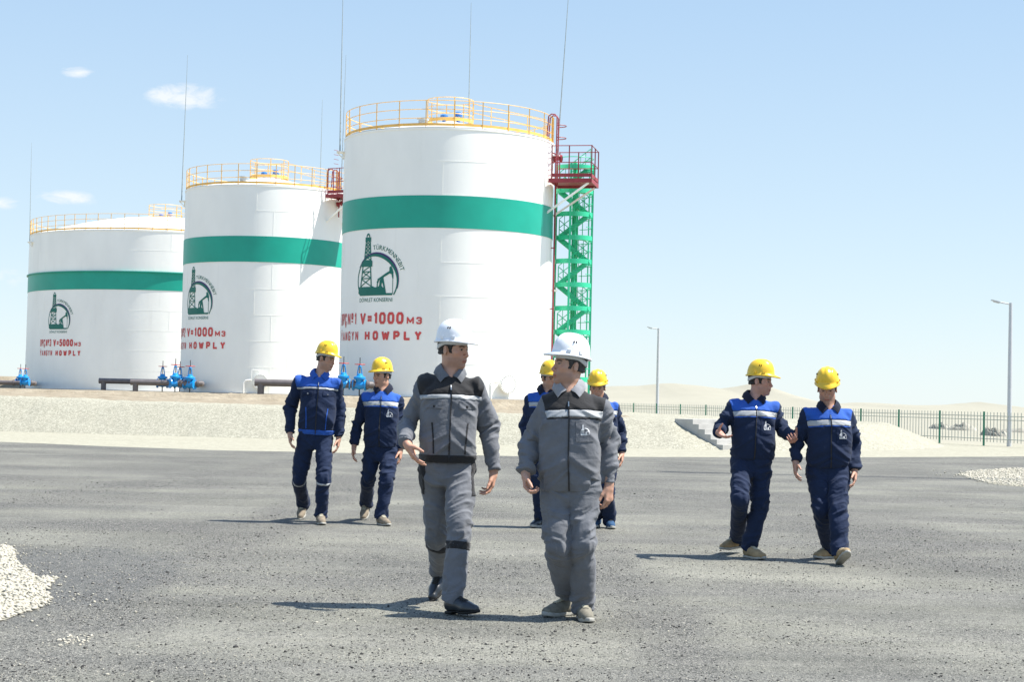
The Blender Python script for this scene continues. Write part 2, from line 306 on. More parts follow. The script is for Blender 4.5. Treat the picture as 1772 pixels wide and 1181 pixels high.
class MB:
    def __init__(s): s.v = []; s.f = []
    def add(s, vs, fs):
        k = len(s.v); s.v += [tuple(x) for x in vs]; s.f += [[i+k for i in f] for f in fs]
    def box(s, c, size, ax=None):
        ax = np.eye(3) if ax is None else np.asarray(ax); h = np.asarray(size)/2; c = np.asarray(c, float)
        vs = [c + sx*h[0]*ax[0] + sy*h[1]*ax[1] + sz*h[2]*ax[2] for sx in (-1, 1) for sy in (-1, 1) for sz in (-1, 1)]
        s.add(vs, [(0, 1, 3, 2), (4, 6, 7, 5), (0, 4, 5, 1), (2, 3, 7, 6), (0, 2, 6, 4), (1, 5, 7, 3)])
    def beam(s, p, q, w, h=None):
        p, q = np.asarray(p, float), np.asarray(q, float); x, y, d = frame(q-p)
        s.box((p+q)/2, (w, h or w, np.linalg.norm(q-p)), (x, y, d))
    def path(s, pts, r, n=8, cap=True):
        pts = [np.asarray(p, float) for p in pts]; rr = r if hasattr(r, '__len__') else [r]*len(pts); rings = []
        px = None
        for i, p in enumerate(pts):
            d = unit(pts[min(i+1, len(pts)-1)]-pts[max(i-1, 0)])
            if px is None: x, y, _ = frame(d)
            else: x = unit(px - d*np.dot(px, d)); y = np.cross(d, x)
            px = x; rings.append([p + rr[i]*(math.cos(2*math.pi*k/n)*x + math.sin(2*math.pi*k/n)*y) for k in range(n)])
        fs = [(i*n+k, i*n+(k+1) % n, (i+1)*n+(k+1) % n, (i+1)*n+k) for i in range(len(pts)-1) for k in range(n)]
        if cap: fs += [tuple(range(n))[::-1], tuple((len(pts)-1)*n+k for k in range(n))]
        s.add([v for r_ in rings for v in r_], fs)
    def tube(s, p, q, r, n=8): s.path([p, q], r, n)
    def lathe(s, prof, c=(0, 0, 0), n=24, ax=None, a0=0, a1=2*math.pi, cap=False):
        """prof: list of (radius, height) about an axis through c."""
        c = np.asarray(c, float); ax = np.eye(3) if ax is None else np.asarray(ax); full = abs(a1-a0-2*math.pi) < 1e-6; m = n if full else n+1
        vs = [c + r*(math.cos(a0+(a1-a0)*k/n)*ax[0] + math.sin(a0+(a1-a0)*k/n)*ax[1]) + h*ax[2] for r, h in prof for k in range(m)]
        fs = [(i*m+k, i*m+(k+1) % m, (i+1)*m+(k+1) % m, (i+1)*m+k) for i in range(len(prof)-1) for k in range(n)]
        if cap and full: fs += [tuple(range(m))[::-1], tuple((len(prof)-1)*m+k for k in range(m))]
        s.add(vs, fs)
    def ring(s, Rr, z0, z1, t, c=(0, 0, 0), n=96, a0=0, a1=2*math.pi):
        s.lathe([(Rr, z0), (Rr+t, z0), (Rr+t, z1), (Rr, z1), (Rr, z0)], c, n, None, a0, a1)
    def build(s, name, m, parent=None, smooth=False, loc=None):
        return mesh_np(name, s.v, s.f, m, parent, smooth, loc)
def auto_smooth(o, deg=35):
    me = o.data; me.polygons.foreach_set('use_smooth', np.ones(len(me.polygons), bool)); me.set_sharp_from_angle(angle=R(deg)); return o

# value noise in [-1,1]
_P = RNG.random(4096)*2-1
def vnoise(p, seed=0):
    p = np.asarray(p, float); i = np.floor(p).astype(np.int64); f = p-i; f = f*f*f*(f*(f*6-15)+10)
    def h(x, y, z): return _P[((x*73856093) ^ (y*19349663) ^ (z*83492791) ^ (seed*2654435)) & 4095]
    x, y, z = i[..., 0], i[..., 1], i[..., 2]; r = 0
    for dx in (0, 1):
        wx = f[..., 0] if dx else 1-f[..., 0]
        for dy in (0, 1):
            wy = f[..., 1] if dy else 1-f[..., 1]
            for dz in (0, 1):
                wz = f[..., 2] if dz else 1-f[..., 2]
                r = r + wx*wy*wz*h(x+dx, y+dy, z+dz)
    return r
def fbm(p, seed=0, o=3):
    s = 0; a = 1; p = np.asarray(p, float)
    for k in range(o): s = s + a*vnoise(p*2**k, seed+k*7); a *= .5
    return s
def sstep(x, a, b): t = np.clip((x-a)/(b-a), 0, 1); return t*t*(3-2*t)
# ================================================================== setting
def sheet(name, pts, z, m, wob=0, step=0.25):
    """flat polygon; pts (x, y). wob: ragged edge in metres."""
    P = []
    for i in range(len(pts)):
        a, b = np.array(pts[i][:2], float), np.array(pts[(i+1) % len(pts)][:2], float); L = np.linalg.norm(b-a)
        n = max(1, int(L/step)) if wob else 1
        for k in range(n):
            p = a+(b-a)*k/n
            if wob: q = V(p[0]*2.2, p[1]*2.2, 3.3)[None]; p = p + wob*np.array([fbm(q, 5)[0], fbm(q, 9)[0]])
            P.append((p[0], p[1], z))
    me = bpy.data.meshes.new(name); me.from_pydata(P, [], [list(range(len(P)))]); me.update()
    import bmesh
    bm = bmesh.new(); bm.from_mesh(me); bmesh.ops.triangulate(bm, faces=bm.faces[:])
    for f in bm.faces:
        if f.normal.z < 0: f.normal_flip()
    bm.to_mesh(me); bm.free()
    me.materials.append(MT[m]); o = bpy.data.objects.new(name, me); COL.objects.link(o); return o

tag(sheet('desert_ground', [(-2500, -40), (2500, -40), (2500, 4000), (-2500, 4000)], -.03, 'dune'), kind='structure')
tag(sheet('gravel_verge', [(-90, 30), (60, 30), (60, 64), (40, 68), (18, 66), (10, 72), (-90, 74)], -.008, 'verge'), kind='structure')
edge = [(-45, 64), (-28, 52), (-20, 46.2), (-12.6, 42.2), (-9.5, 40.6), (-6.8, 39.6), (-3, 39.7), (0, 40), (3, 41.3), (6, 43), (10, 45.6), (14.7, 49.2), (25, 58), (45, 80)]
tag(sheet('asphalt_road', edge[::-1]+[(-45, -20), (45, -20)], 0.0, 'asphalt', wob=.05, step=.4), kind='structure')
lp = [G(*p) for p in ((-20, 943), (0, 945), (20, 948), (30, 975), (52, 992), (62, 1001), (99, 1001), (86, 1014), (80, 1025), (90, 1039), (72, 1052), (45, 1061), (0, 1076), (-60, 1090))]
lp += [V(-5.2, 9.6, 0), V(-5.6, 14.0, 0)]
tag(sheet('gravel_island', [(p[0], p[1]) for p in lp], .004, 'gravel', wob=.045, step=.06), kind='structure')
rp = [G(*p) for p in ((1659, 822), (1672, 817), (1700, 814), (1740, 812), (1800, 810))]+[V(17, 41, 0), V(17, 30, 0)]+[G(*p) for p in ((1800, 846), (1740, 841), (1700, 835), (1675, 829))]
tag(sheet('gravel_island', [(p[0], p[1]) for p in rp], .004, 'verge', wob=.05, step=.15), kind='structure')

# stones: real chippings, one object for each uncountable scatter
def stones(name, pos, size, m, flat=.55):
    n = len(pos); oc = np.array([(1, 0, 0), (-1, 0, 0), (0, 1, 0), (0, -1, 0), (0, 0, 1), (0, 0, -1), ], float)
    fs = np.array([(0, 2, 4), (2, 1, 4), (1, 3, 4), (3, 0, 4), (2, 0, 5), (1, 2, 5), (3, 1, 5), (0, 3, 5)])
    v = np.repeat(oc[None], n, 0) + RNG.normal(0, .22, (n, 6, 3))
    a = RNG.random(n)*6.28; c, s_ = np.cos(a), np.sin(a)
    sc = size[:, None]*np.stack([RNG.uniform(.7, 1.4, n), RNG.uniform(.6, 1.1, n), RNG.uniform(.4, .8, n)*flat/.55], 1)
    v = v*sc[:, None, :]; x, y = v[..., 0].copy(), v[..., 1].copy()
    v[..., 0] = x*c[:, None]-y*s_[:, None]; v[..., 1] = x*s_[:, None]+y*c[:, None]
    v += pos[:, None, :]; v[..., 2] += (size*.18)[:, None]
    return mesh_np(name, v.reshape(-1, 3), (fs[None]+(np.arange(n)*6)[:, None, None]).reshape(-1, 3), m, smooth=False)
def inside(P, poly):
    x, y = P[:, 0], P[:, 1]; r = np.zeros(len(P), bool); n = len(poly)
    for i in range(n):
        x0, y0, x1, y1 = *poly[i][:2], *poly[(i+1) % n][:2]
        c = ((y0 > y) != (y1 > y)) & (x < (x1-x0)*(y-y0)/((y1-y0) or 1e-9)+x0); r ^= c
    return r
def pdist(P, poly, closed=True):
    d = np.full(len(P), 1e9); n = len(poly)
    for i in range(n if closed else n-1):
        a = np.array(poly[i][:2], float); b = np.array(poly[(i+1) % n][:2], float); ab = b-a
        t = np.clip(((P[:, :2]-a)@ab)/(ab@ab), 0, 1); d = np.minimum(d, np.linalg.norm(P[:, :2]-a-t[:, None]*ab, axis=1))
    return d
P = np.column_stack([RNG.uniform(-5.2, -2.2, 26000), RNG.uniform(9.6, 15, 26000), np.full(26000, .004)])
ins = inside(P, lp); dd = pdist(P, lp); keep = (ins & (P[:, 0] > -4.6)) | (~ins & (RNG.random(len(P)) < .10*np.exp(-dd/.12)))
P = P[keep]; tag(stones('loose_gravel', P, np.where(ins[keep], RNG.uniform(.009, .024, len(P)), RNG.uniform(.005, .014, len(P))), 'stone'), kind='stuff')
P = np.column_stack([RNG.uniform(8, 14, 15000), RNG.uniform(30, 41, 15000), np.full(15000, .004)]); ins = inside(P, rp); dd = pdist(P, rp)
P = P[ins | (RNG.random(len(P)) < .03*np.exp(-dd/.3))]; tag(stones('loose_gravel', P, RNG.uniform(.015, .032, len(P)), 'stone'), kind='stuff')
def scatter(n, ymin, ymax, dens=None):
    y = ymin*(ymax/ymin)**RNG.random(n*2); x = (RNG.random(n*2)-.5)*y*.66; P = np.column_stack([x, y, np.zeros(n*2)])
    k = fbm(np.column_stack([x*.28+3, y*.45, 0*x]), 3)+.35*fbm(np.column_stack([x*1.3, y*1.6, 0*x]), 21)
    lane = np.exp(-((x+2.45)/.4)**2)+np.exp(-((x-3.98+.213*(y-18))/.9)**2); k = np.clip(sstep(k, -.3, 1.0)*.8+.8*lane*sstep(k, -.8, .4), 0, 1) if dens is None else dens(x, y, k); return P[RNG.random(n*2) < k+.06][:n]
P = scatter(26000, 7.4, 26); tag(stones('road_chippings', P, RNG.lognormal(math.log(.0036), .45, len(P)).clip(.002, .015), 'darkstone'), kind='stuff')
P = scatter(12000, 7.4, 24); tag(stones('road_chippings', P, RNG.lognormal(math.log(.0034), .40, len(P)).clip(.002, .011), 'stone'), kind='stuff')
c = G(128, 1108); P = np.column_stack([c[0]+RNG.normal(0, .055, 60), c[1]+RNG.normal(0, .11, 60), np.zeros(60)])
tag(stones('loose_gravel', P, RNG.uniform(.005, .014, 60), 'stone'), kind='stuff')

# raised tank yard: gravel berm in front, sandy fill behind it, one height field
toe = [(-75, 66), (-40, 57.5), (-22, 53.6), (-15.8, 52.6), (-8.7, 51), (-2, 49.6), (5, 49), (9, 50.6), (11.8, 53.2), (14.2, 57), (15.4, 60.5), (14.6, 64.5), (12.3, 69), (8.4, 79), (5.6, 90), (3.5, 110), (0, 190), (-75, 190)]
tier = [(-75, 76), (-22, 75.5), (-9, 74), (3.2, 74), (4.6, 75.2), (5.0, 78), (4.9, 92), (2, 120), (-4, 188), (-75, 188)]
def yard_h(P):
    ins = inside(P, toe); d = np.where(ins, pdist(P, toe), -1); p = np.interp(P[:, 0], [-30, -18, -9, 4, 12], [1.2, 1.10, .97, .81, .78])
    t = np.clip(d/2.1, 0, 1); h = p*np.where(t < .86, t/.9, .955+.045*sstep(t, .86, 1))
    h = np.where(d < 0, -.05, h)
    i2 = inside(P, tier); d2 = np.where(i2, pdist(P, tier), 0); lift = 1.27-p
    h = h + np.where(i2, lift*sstep(d2, 0, 1.9), 0)
    n = fbm(np.column_stack([P[:, 0]*.9, P[:, 1]*.9, 0*P[:, 0]]), 31); n2 = fbm(np.column_stack([P[:, 0]*3.2, P[:, 1]*3.2, 0*P[:, 0]]), 37)
    h = h + np.where(d > .1, n*.02+n2*.018, 0) + np.where(i2, n2*.025*(1-sstep(d2, 1.5, 3)), 0)
    return h, d, d2
xs = np.concatenate([np.arange(-75, -24, 1.2), np.arange(-24, 18, .16)]); ys = np.concatenate([np.arange(48, 64, .16), np.arange(64, 80, .3), np.arange(80, 190, 2.2)])
gx, gy = np.meshgrid(xs, ys); P = np.column_stack([gx.ravel(), gy.ravel()]); h, d, d2 = yard_h(P); nxs = len(xs)
idx = np.arange(len(P)).reshape(gx.shape); Q = np.stack([idx[:-1, :-1], idx[:-1, 1:], idx[1:, 1:], idx[1:, :-1]], -1).reshape(-1, 4)
fc = P[Q].mean(1); fd = d[Q].mean(1); fi2 = inside(fc, tier); live = d[Q].max(1) > 0
wob = fbm(np.column_stack([fc[:, 0]*.8, fc[:, 1]*.8, 0*fc[:, 0]]), 41)*.7
sandy = fi2 | ((fc[:, 0] < 4.2) & (fd+wob > 3.0) & (fc[:, 1] > 55)); VV = np.column_stack([P, h])
def sub(name, mask, m):
    q = Q[mask]; u, inv = np.unique(q, return_inverse=True); return tag(mesh_np(name, VV[u], inv.reshape(-1, 4), m), kind='structure')
sub('gravel_berm', live & ~sandy, 'gravel'); sub('sand_fill', live & sandy, 'sand')

# dunes: height fields with the ridge lines the photograph shows
def dunes(name, D, prof, depth, xr, seed):
    px = np.array([p[0] for p in prof], float); py = np.array([p[1] for p in prof], float)
    X = np.array([U(a, b, D)[0] for a, b in prof]); Z = np.array([U(a, b, D)[2] for a, b in prof])
    xs = np.linspace(xr[0], xr[1], 260); ys = np.linspace(D-depth, D+depth*.8, 60); gx, gy = np.meshgrid(xs, ys)
    top = np.interp(gx, X, Z); t = (gy-D)/depth
    off = .10*np.sin(gx*.021+seed)+.06*np.sin(gx*.05+seed*2)
    s = np.where(t < off, np.clip((t+1)/(1+off), 0, 1)**1.5, 1-np.clip((t-off)/.6, 0, 1)**1.3*.9)
    z = (top+.3)*s - .3 + .12*fbm(np.stack([gx*.05, gy*.05, 0*gx], -1), seed)*np.clip(1-np.abs(s-.5)*2, 0, 1)*3
    i = np.arange(gx.size).reshape(gx.shape); q = np.stack([i[:-1, :-1], i[:-1, 1:], i[1:, 1:], i[1:, :-1]], -1).reshape(-1, 4)
    return tag(mesh_np(name, np.column_stack([gx.ravel(), gy.ravel(), z.ravel()]), q, 'dune'), kind='structure')
dunes('sand_dunes', 520, [(940, 690), (1000, 673), (1060, 668.5), (1105, 668), (1140, 664), (1165, 664), (1195, 667), (1238, 673), (1262, 670), (1290, 664), (1302, 666), (1340, 683), (1380, 695), (1420, 701), (1460, 703), (1772, 716), (1900, 720)], 190, (-10, 190), 3)
dunes('sand_dunes', 820, [(1300, 700), (1400, 704), (1440, 701), (1490, 697), (1530, 698), (1560, 700), (1600, 702), (1650, 701.5), (1680, 698.5), (1697, 695.8), (1715, 699), (1740, 705), (1772, 709), (1830, 707), (1950, 712)], 200, (100, 330), 5)
dunes('sand_dunes', 600, [(-300, 655), (-100, 648), (0, 652), (20, 653), (50, 657), (110, 664), (250, 672), (400, 684)], 220, (-300, -90), 8)

# low dark rubble heaps on the flat behind the fence
def heap(px0, px1, py, hgt, D, label):
    a, b = U(px0, py, D), U(px1, py, D); w = (b[0]-a[0])/2; c = (a[0]+b[0])/2
    xs = np.linspace(-1, 1, 40); ys = np.linspace(-1, 1, 16); gx, gy = np.meshgrid(xs, ys)
    z = hgt*.62*np.clip(1-(gx**2+gy**2), 0, 1)**.8*(1+.55*fbm(np.stack([gx*4+px0, gy*3, 0*gx], -1), 51)); z = np.where(gx**2+gy**2 > 1, -.1, z)
    i = np.arange(gx.size).reshape(gx.shape); q = np.stack([i[:-1, :-1], i[:-1, 1:], i[1:, 1:], i[1:, :-1]], -1).reshape(-1, 4)
    tag(mesh_np('rubble_heap', np.column_stack([gx.ravel()*w, gy.ravel()*2.2, z.ravel()]), q, 'rubble', smooth=False, loc=(c, D, -.03)), label, 'rubble heap', 'rubble heaps behind the fence')
heap(1612, 1642, 746, .5, 112, 'small dark rubble heap half hidden by the end of the gravel berm')
heap(1643, 1690, 745, .55, 108, 'long low dark rubble heap behind the fence left of the nearest post')
heap(1706, 1732, 752, .62, 88, 'pointed dark rubble heap behind the fence just left of the tall lamp post')
heap(1728, 1800, 748, .35, 104, 'flat dark rubble heap behind the fence right of the tall lamp post')
# grey earth bank far left behind the pipeline
xs = np.linspace(-60, -38.2, 40); ys = np.linspace(150, 170, 14); gx, gy = np.meshgrid(xs, ys)
z = 2.35*np.clip((-38.2-gx)/.9, 0, 1)*np.clip((gy-150)/4, 0, 1)*np.clip((170-gy)/4, 0, 1)
i = np.arange(gx.size).reshape(gx.shape); q = np.stack([i[:-1, :-1], i[:-1, 1:], i[1:, 1:], i[1:, :-1]], -1).reshape(-1, 4)
tag(mesh_np('earth_bank', np.column_stack([gx.ravel(), gy.ravel(), z.ravel()]), q, 'sand'), kind='structure')

# ================================================================== emblem and lettering (flat art, bent on to what carries it)
def thick(poly, w):
    """open polyline -> quads of width w, subdivided."""
    vs, fs = [], []
    pts = [np.array(p, float) for p in poly]
    for i in range(len(pts)-1):
        a, b = pts[i], pts[i+1]; d = b-a; L = np.linalg.norm(d); d = d/L; n = np.array([-d[1], d[0]])*w/2; k = len(vs)
        vs += [a-n-d*w*.2, b-n+d*w*.2, b+n+d*w*.2, a+n-d*w*.2]; fs.append([k, k+1, k+2, k+3])
    return vs, fs
def emblem2d(s=1.0):
    """derrick, pump jack and arch; origin at the arch centre, metres at s=1. Returns (main, violet) as (verts, faces)."""
    vs, fs = [], []; vv, vf = [], []
    def add(p, f, V_=vs, F_=fs):
        k = len(V_); V_.extend([tuple(x) for x in p]); F_.extend([[i+k for i in q] for q in f])
    def poly(p): add(p, [list(range(len(p)))])
    a0, a1 = R(-33.5), R(213.5); n = 48
    for i in range(n):                                  # arch: green inner, violet outer, widest at upper right
        t0, t1 = a0+(a1-a0)*i/n, a0+(a1-a0)*(i+1)/n
        def w(t): return .055+.15*math.exp(-((t-R(62))/R(52))**2)
        def p(r, t): return (r*math.cos(t), r*math.sin(t))
        add([p(1.3, t0), p(1.3, t1), p(1.3-w(t1), t1), p(1.3-w(t0), t0)], [[0, 1, 2, 3]])
        if R(-20) < t0 < R(150):
            add([p(1.33, t0), p(1.33, t1), p(1.33-w(t1)*.42, t1), p(1.33-w(t0)*.42, t0)], [[0, 1, 2, 3]], vv, vf)
    # base block with saw-toothed top
    poly([(-1.08, -.72), (.98, -.72), (1.0, -.62), (.80, -.62), (.78, -.70), (.62, -.70), (.58, -.62), (-1.17, -.62)])
    poly([(-1.22, -.62), (.58, -.62), (.55, -.30), (.46, -.36), (.38, -.28), (.18, -.30), (.12, -.42), (-.02, -.34), (-.12, -.42), (-.22, -.27), (-.32, -.30), (-1.2, -.30)])
    def L(p, w): add(*thick(p, w))
    L([(-1.05, -.30), (-.90, .70)], .07); L([(-.28, -.30), (-.36, .70)], .07)           # lower legs
    L([(-1.03, -.28), (-.35, .10)], .05); L([(-.98, .10), (-.35, .10)], .05); L([(-.98, .12), (-.40, .42)], .05); L([(-.93, .42), (-.36, .42)], .05); L([(-.36, .14), (-.93, .42)], .05); L([(-.32, -.26), (-1.0, .08)], .05); L([(-.9, .44), (-.4, .66)], .05)
    poly([(-1.0, .66), (-.24, .66), (-.24, .92), (-.34, .92), (-.34, .98), (-.86, .98), (-.86, .92), (-1.0, .92)])
    L([(-.80, .96), (-.70, 1.90)], .065); L([(-.34, .96), (-.42, 1.90)], .065)
    z = .98
    for k in range(5):
        a, b = -.80+.1*(z-.96)/.94, -.34-.08*(z-.96)/.94; z2 = z+.18
        L([(a, z), (b, z2)], .045); L([(b, z), (a, z2)], .045); L([(a, z2), (b, z2)], .04); z = z2
    poly([(-.76, 1.86), (-.36, 1.86), (-.36, 2.06), (-.76, 2.06)])
    for k in range(8):
        t0, t1 = math.pi*k/8, math.pi*(k+1)/8; q = lambda r, t: (-.56+r*math.cos(t), 2.06+1.5*r*math.sin(t))
        add([q(.13, t0), q(.13, t1), q(.07, t1), q(.07, t0)], [[0, 1, 2, 3]])
    # pump jack
    poly([(.10, .04), (.14, -.04), (.90, .34), (.86, .46)]); poly([(.84, .30), (1.02, .22), (1.03, .36), (.98, .50), (.90, .66), (.80, .60), (.80, .44)])
    poly([(.98, .06), (1.03, .06), (1.03, .24), (.93, .24)]); L([(1.0, .1), (1.0, -.66)], .03)
    poly([(.34, .10), (.46, .16), (.64, -.62), (.58, -.62)]); poly([(.34, .10), (.46, .16), (.34, -.36), (.18, -.36)]); L([(.33, -.1), (.50, -.1)], .05)
    poly([(.06, -.10), (.14, .02), (.22, -.02), (.16, -.14)]); L([(.12, -.08), (.10, -.34)], .06); L([(.28, .02), (.26, -.2)], .05)
    S = lambda P_: [(x*s, y*s) for x, y in P_]
    return (S(vs), fs), (S(vv), vf)
_tc = {}
def text2d(txt, size, wx=1.0, bold=0.0, space=1.0):
    cu = bpy.data.curves.new('t', 'FONT'); cu.body = txt; cu.size = size; cu.offset = bold; cu.space_character = space; cu.resolution_u = 3
    o = bpy.data.objects.new('t', cu); COL.objects.link(o); dg = bpy.context.evaluated_depsgraph_get(); me = bpy.data.meshes.new_from_object(o.evaluated_get(dg))
    v = np.array([(p.co.x*wx, p.co.y) for p in me.vertices]); f = [list(p.vertices) for p in me.polygons]
    bpy.data.objects.remove(o); bpy.data.curves.remove(cu); bpy.data.meshes.remove(me)
    return v, f
def fit_text(txt, x0, x1, z0, z1, bold=0, space=1.0):
    v, f = text2d(txt, 1.0, 1, bold, space); ref, _ = text2d('H', 1.0, 1, bold)
    v = v.copy(); a, b = v[:, 0].min(), v[:, 0].max(); lo, hi = ref[:, 1].min(), ref[:, 1].max()
    v[:, 0] = x0+(v[:, 0]-a)/(b-a)*(x1-x0); v[:, 1] = z0+(v[:, 1]-lo)/(hi-lo)*(z1-z0); return v, f
def arc_text(txt, r, a0, a1, h, bold=0):
    vs, fs = [], []; n = len(txt); adv = []
    for ch in txt:
        v, f = text2d(ch, 1.0, 1, bold); adv.append((v, f, (v[:, 0].max()-v[:, 0].min())+.09))
    tot = sum(a[2] for a in adv)-.09; ref, _ = text2d('H', 1.0); hh = ref[:, 1].max(); acc = 0
    for v, f, w in adv:
        c = acc+(w-.09)/2; t = a0+(a1-a0)*c/tot; x = (v[:, 0]-(v[:, 0].max()+v[:, 0].min())/2)*(abs(a1-a0)*r/tot); y = v[:, 1]/hh*h; k = len(vs)
        vs += [((r+yy)*math.cos(t)+xx*math.sin(t), (r+yy)*math.sin(t)-xx*math.cos(t)) for xx, yy in zip(x, y)]; fs += [[i+k for i in q] for q in f]; acc += w
    return np.array(vs), fs
# square-shouldered painted capitals drawn as strokes (unit box)
def _o(x0=0, x1=1, y0=0, y1=1, c=.22): return [(x0+c, y0), (x1-c, y0), (x1, y0+c), (x1, y1-c), (x1-c, y1), (x0+c, y1), (x0, y1-c), (x0, y0+c), (x0+c, y0)]
GL = {'0': [_o()], 'O': [_o()], 'D': [[(0, 0), (0, 1), (.7, 1), (1, .78), (1, .22), (.7, 0), (0, 0)]], 'P': [[(0, 0), (0, 1), (.78, 1), (1, .84), (1, .60), (.78, .44), (0, .44)]],
      'Ç': [[(1, .74), (1, .8), (.78, 1), (.22, 1), (0, .8), (0, .2), (.22, 0), (.78, 0), (1, .2), (1, .26)], [(.55, 0), (.62, -.12), (.5, -.24), (.32, -.25)]], 'N': [[(0, 0), (0, 1)], [(0, 1), (1, 0)], [(1, 0), (1, 1)]],
      'º': [_o(0, 1, .5, 1, .14), [(0, .22), (1, .22)]], '1': [[(.15, .78), (.8, 1), (.8, 0)]], '2': [[(0, .76), (0, .84), (.22, 1), (.78, 1), (1, .84), (1, .62), (0, .08), (0, 0), (1, 0)]],
      '3': [[(0, .8), (.2, 1), (.8, 1), (1, .85), (1, .65), (.75, .52), (.4, .52)], [(.75, .52), (1, .38), (1, .15), (.8, 0), (.2, 0), (0, .2)]], 'V': [[(0, 1), (.5, 0), (1, 1)]], '=': [[(0, .64), (1, .64)], [(0, .3), (1, .3)]],
      '5': [[(1, 1), (.05, 1), (0, .54), (.2, .6), (.78, .6), (1, .44), (1, .16), (.78, 0), (.2, 0), (0, .16)]], 'M': [[(0, 0), (0, 1), (.5, .25), (1, 1), (1, 0)]], 'Y': [[(0, 1), (.5, .45), (1, 1)], [(.5, .45), (.5, 0)]],
      'Ý': [[(0, 1), (.5, .45), (1, 1)], [(.5, .45), (.5, 0)], [(.4, 1.16), (.7, 1.32)]], 'A': [[(0, 0), (.5, 1), (1, 0)], [(.2, .3), (.8, .3)]], 'G': [[(1, .76), (1, .8), (.78, 1), (.22, 1), (0, .8), (0, .2), (.22, 0), (.78, 0), (1, .2), (1, .46), (.55, .46)]],
      'H': [[(0, 0), (0, 1)], [(1, 0), (1, 1)], [(0, .5), (1, .5)]], 'W': [[(0, 1), (.25, 0), (.5, .8), (.75, 0), (1, 1)]], 'L': [[(0, 1), (0, 0), (1, 0)]]}
GW = {'1': .62, 'º': .62, 'M': 1.25, 'W': 1.35, '=': .9, 'V': 1.1, 'A': 1.1}
def stroke_text(txt, x0, x1, z0, z1, sw, gap=.5):
    """letters filling x0..x1; sw: stroke width in metres; gap relative to a letter width."""
    ws = [GW.get(c, 1) for c in txt]; u = (x1-x0)/(sum(ws)+gap*(len(txt)-1)); vs, fs = [], []; x = x0; h = z1-z0
    for c, w in zip(txt, ws):
        W = w*u-sw; 
        for pl in GL[c]:
            p = [(x+sw/2+a*W, z0+sw/2+b*(h-sw)) for a, b in pl]
            for i in range(len(p)-1):
                v, f = thick(p[i:i+2], sw); k = len(vs); vs += [tuple(q) for q in v]; fs += [[j+k for j in q] for q in f]
            for q in p[1:-1]:
                k = len(vs); vs += [(q[0]+sw*.5*math.cos(t*math.pi/4), q[1]+sw*.5*math.sin(t*math.pi/4)) for t in range(8)]; fs.append(list(range(k, k+8)))
        yield vs, fs; vs, fs = [], []; x += (w+gap)*u
def on_cyl(Rr, u0, z0, v, off):
    """flat art -> front of a cylinder; angle from the side facing the camera."""
    return [(Rr*0+(Rr+off)*math.sin((u0+x)/Rr), -(Rr+off)*math.cos((u0+x)/Rr), z0+y) for x, y in v]
def refine(v, f, mx=.35):
    """split long edges so that art follows the curved shell."""
    import bmesh
    bm = bmesh.new(); vv = [bm.verts.new((x, y, 0)) for x, y in v]
    for q in f:
        try: bm.faces.new([vv[i] for i in q])
        except ValueError: pass
    bmesh.ops.triangulate(bm, faces=bm.faces[:])
    for _ in range(3):
        e = [e for e in bm.edges if e.calc_length() > mx]
        if not e: break
        bmesh.ops.subdivide_edges(bm, edges=e, cuts=1); bmesh.ops.triangulate(bm, faces=bm.faces[:])
    bm.verts.index_update(); V2 = [(p.co.x, p.co.y) for p in bm.verts]; F2 = [[p.index for p in q.verts] for q in bm.faces]; bm.free(); return V2, F2
# ================================================================== tanks
TZ = 1.30                                                   # level of the tank bases
def polar(r, deg, z): a = R(deg); return V(r*math.sin(a), -r*math.cos(a), z)   # angle from the side facing the camera, + to the right
def railing(parent, name, Rr, z0, hgt, n, phase, m='yellow', arc=360, toe=.13, mid=3, rail=.018, post=.022):
    b = MB(); k = 128
    for i in range(mid):
        z = z0+hgt*(1-i/mid); full = arc == 360
        pts = [polar(Rr, phase+arc*j/k, z) for j in range(k+1)]; b.path(pts, rail, 6)
    b.ring(Rr-.02, z0+.05, z0+.05+toe, .012, n=128, a0=R(phase-90), a1=R(phase-90)+R(arc))
    g = b.build(name, m, parent, smooth=False); auto_smooth(g)
    for i in range(n):
        p = MB(); q = polar(Rr, phase+arc*i/n, 0); p.beam(V(q[0], q[1], z0-.16), V(q[0], q[1], z0+hgt), post*2); p.build('rail_post', m, g)
    return g
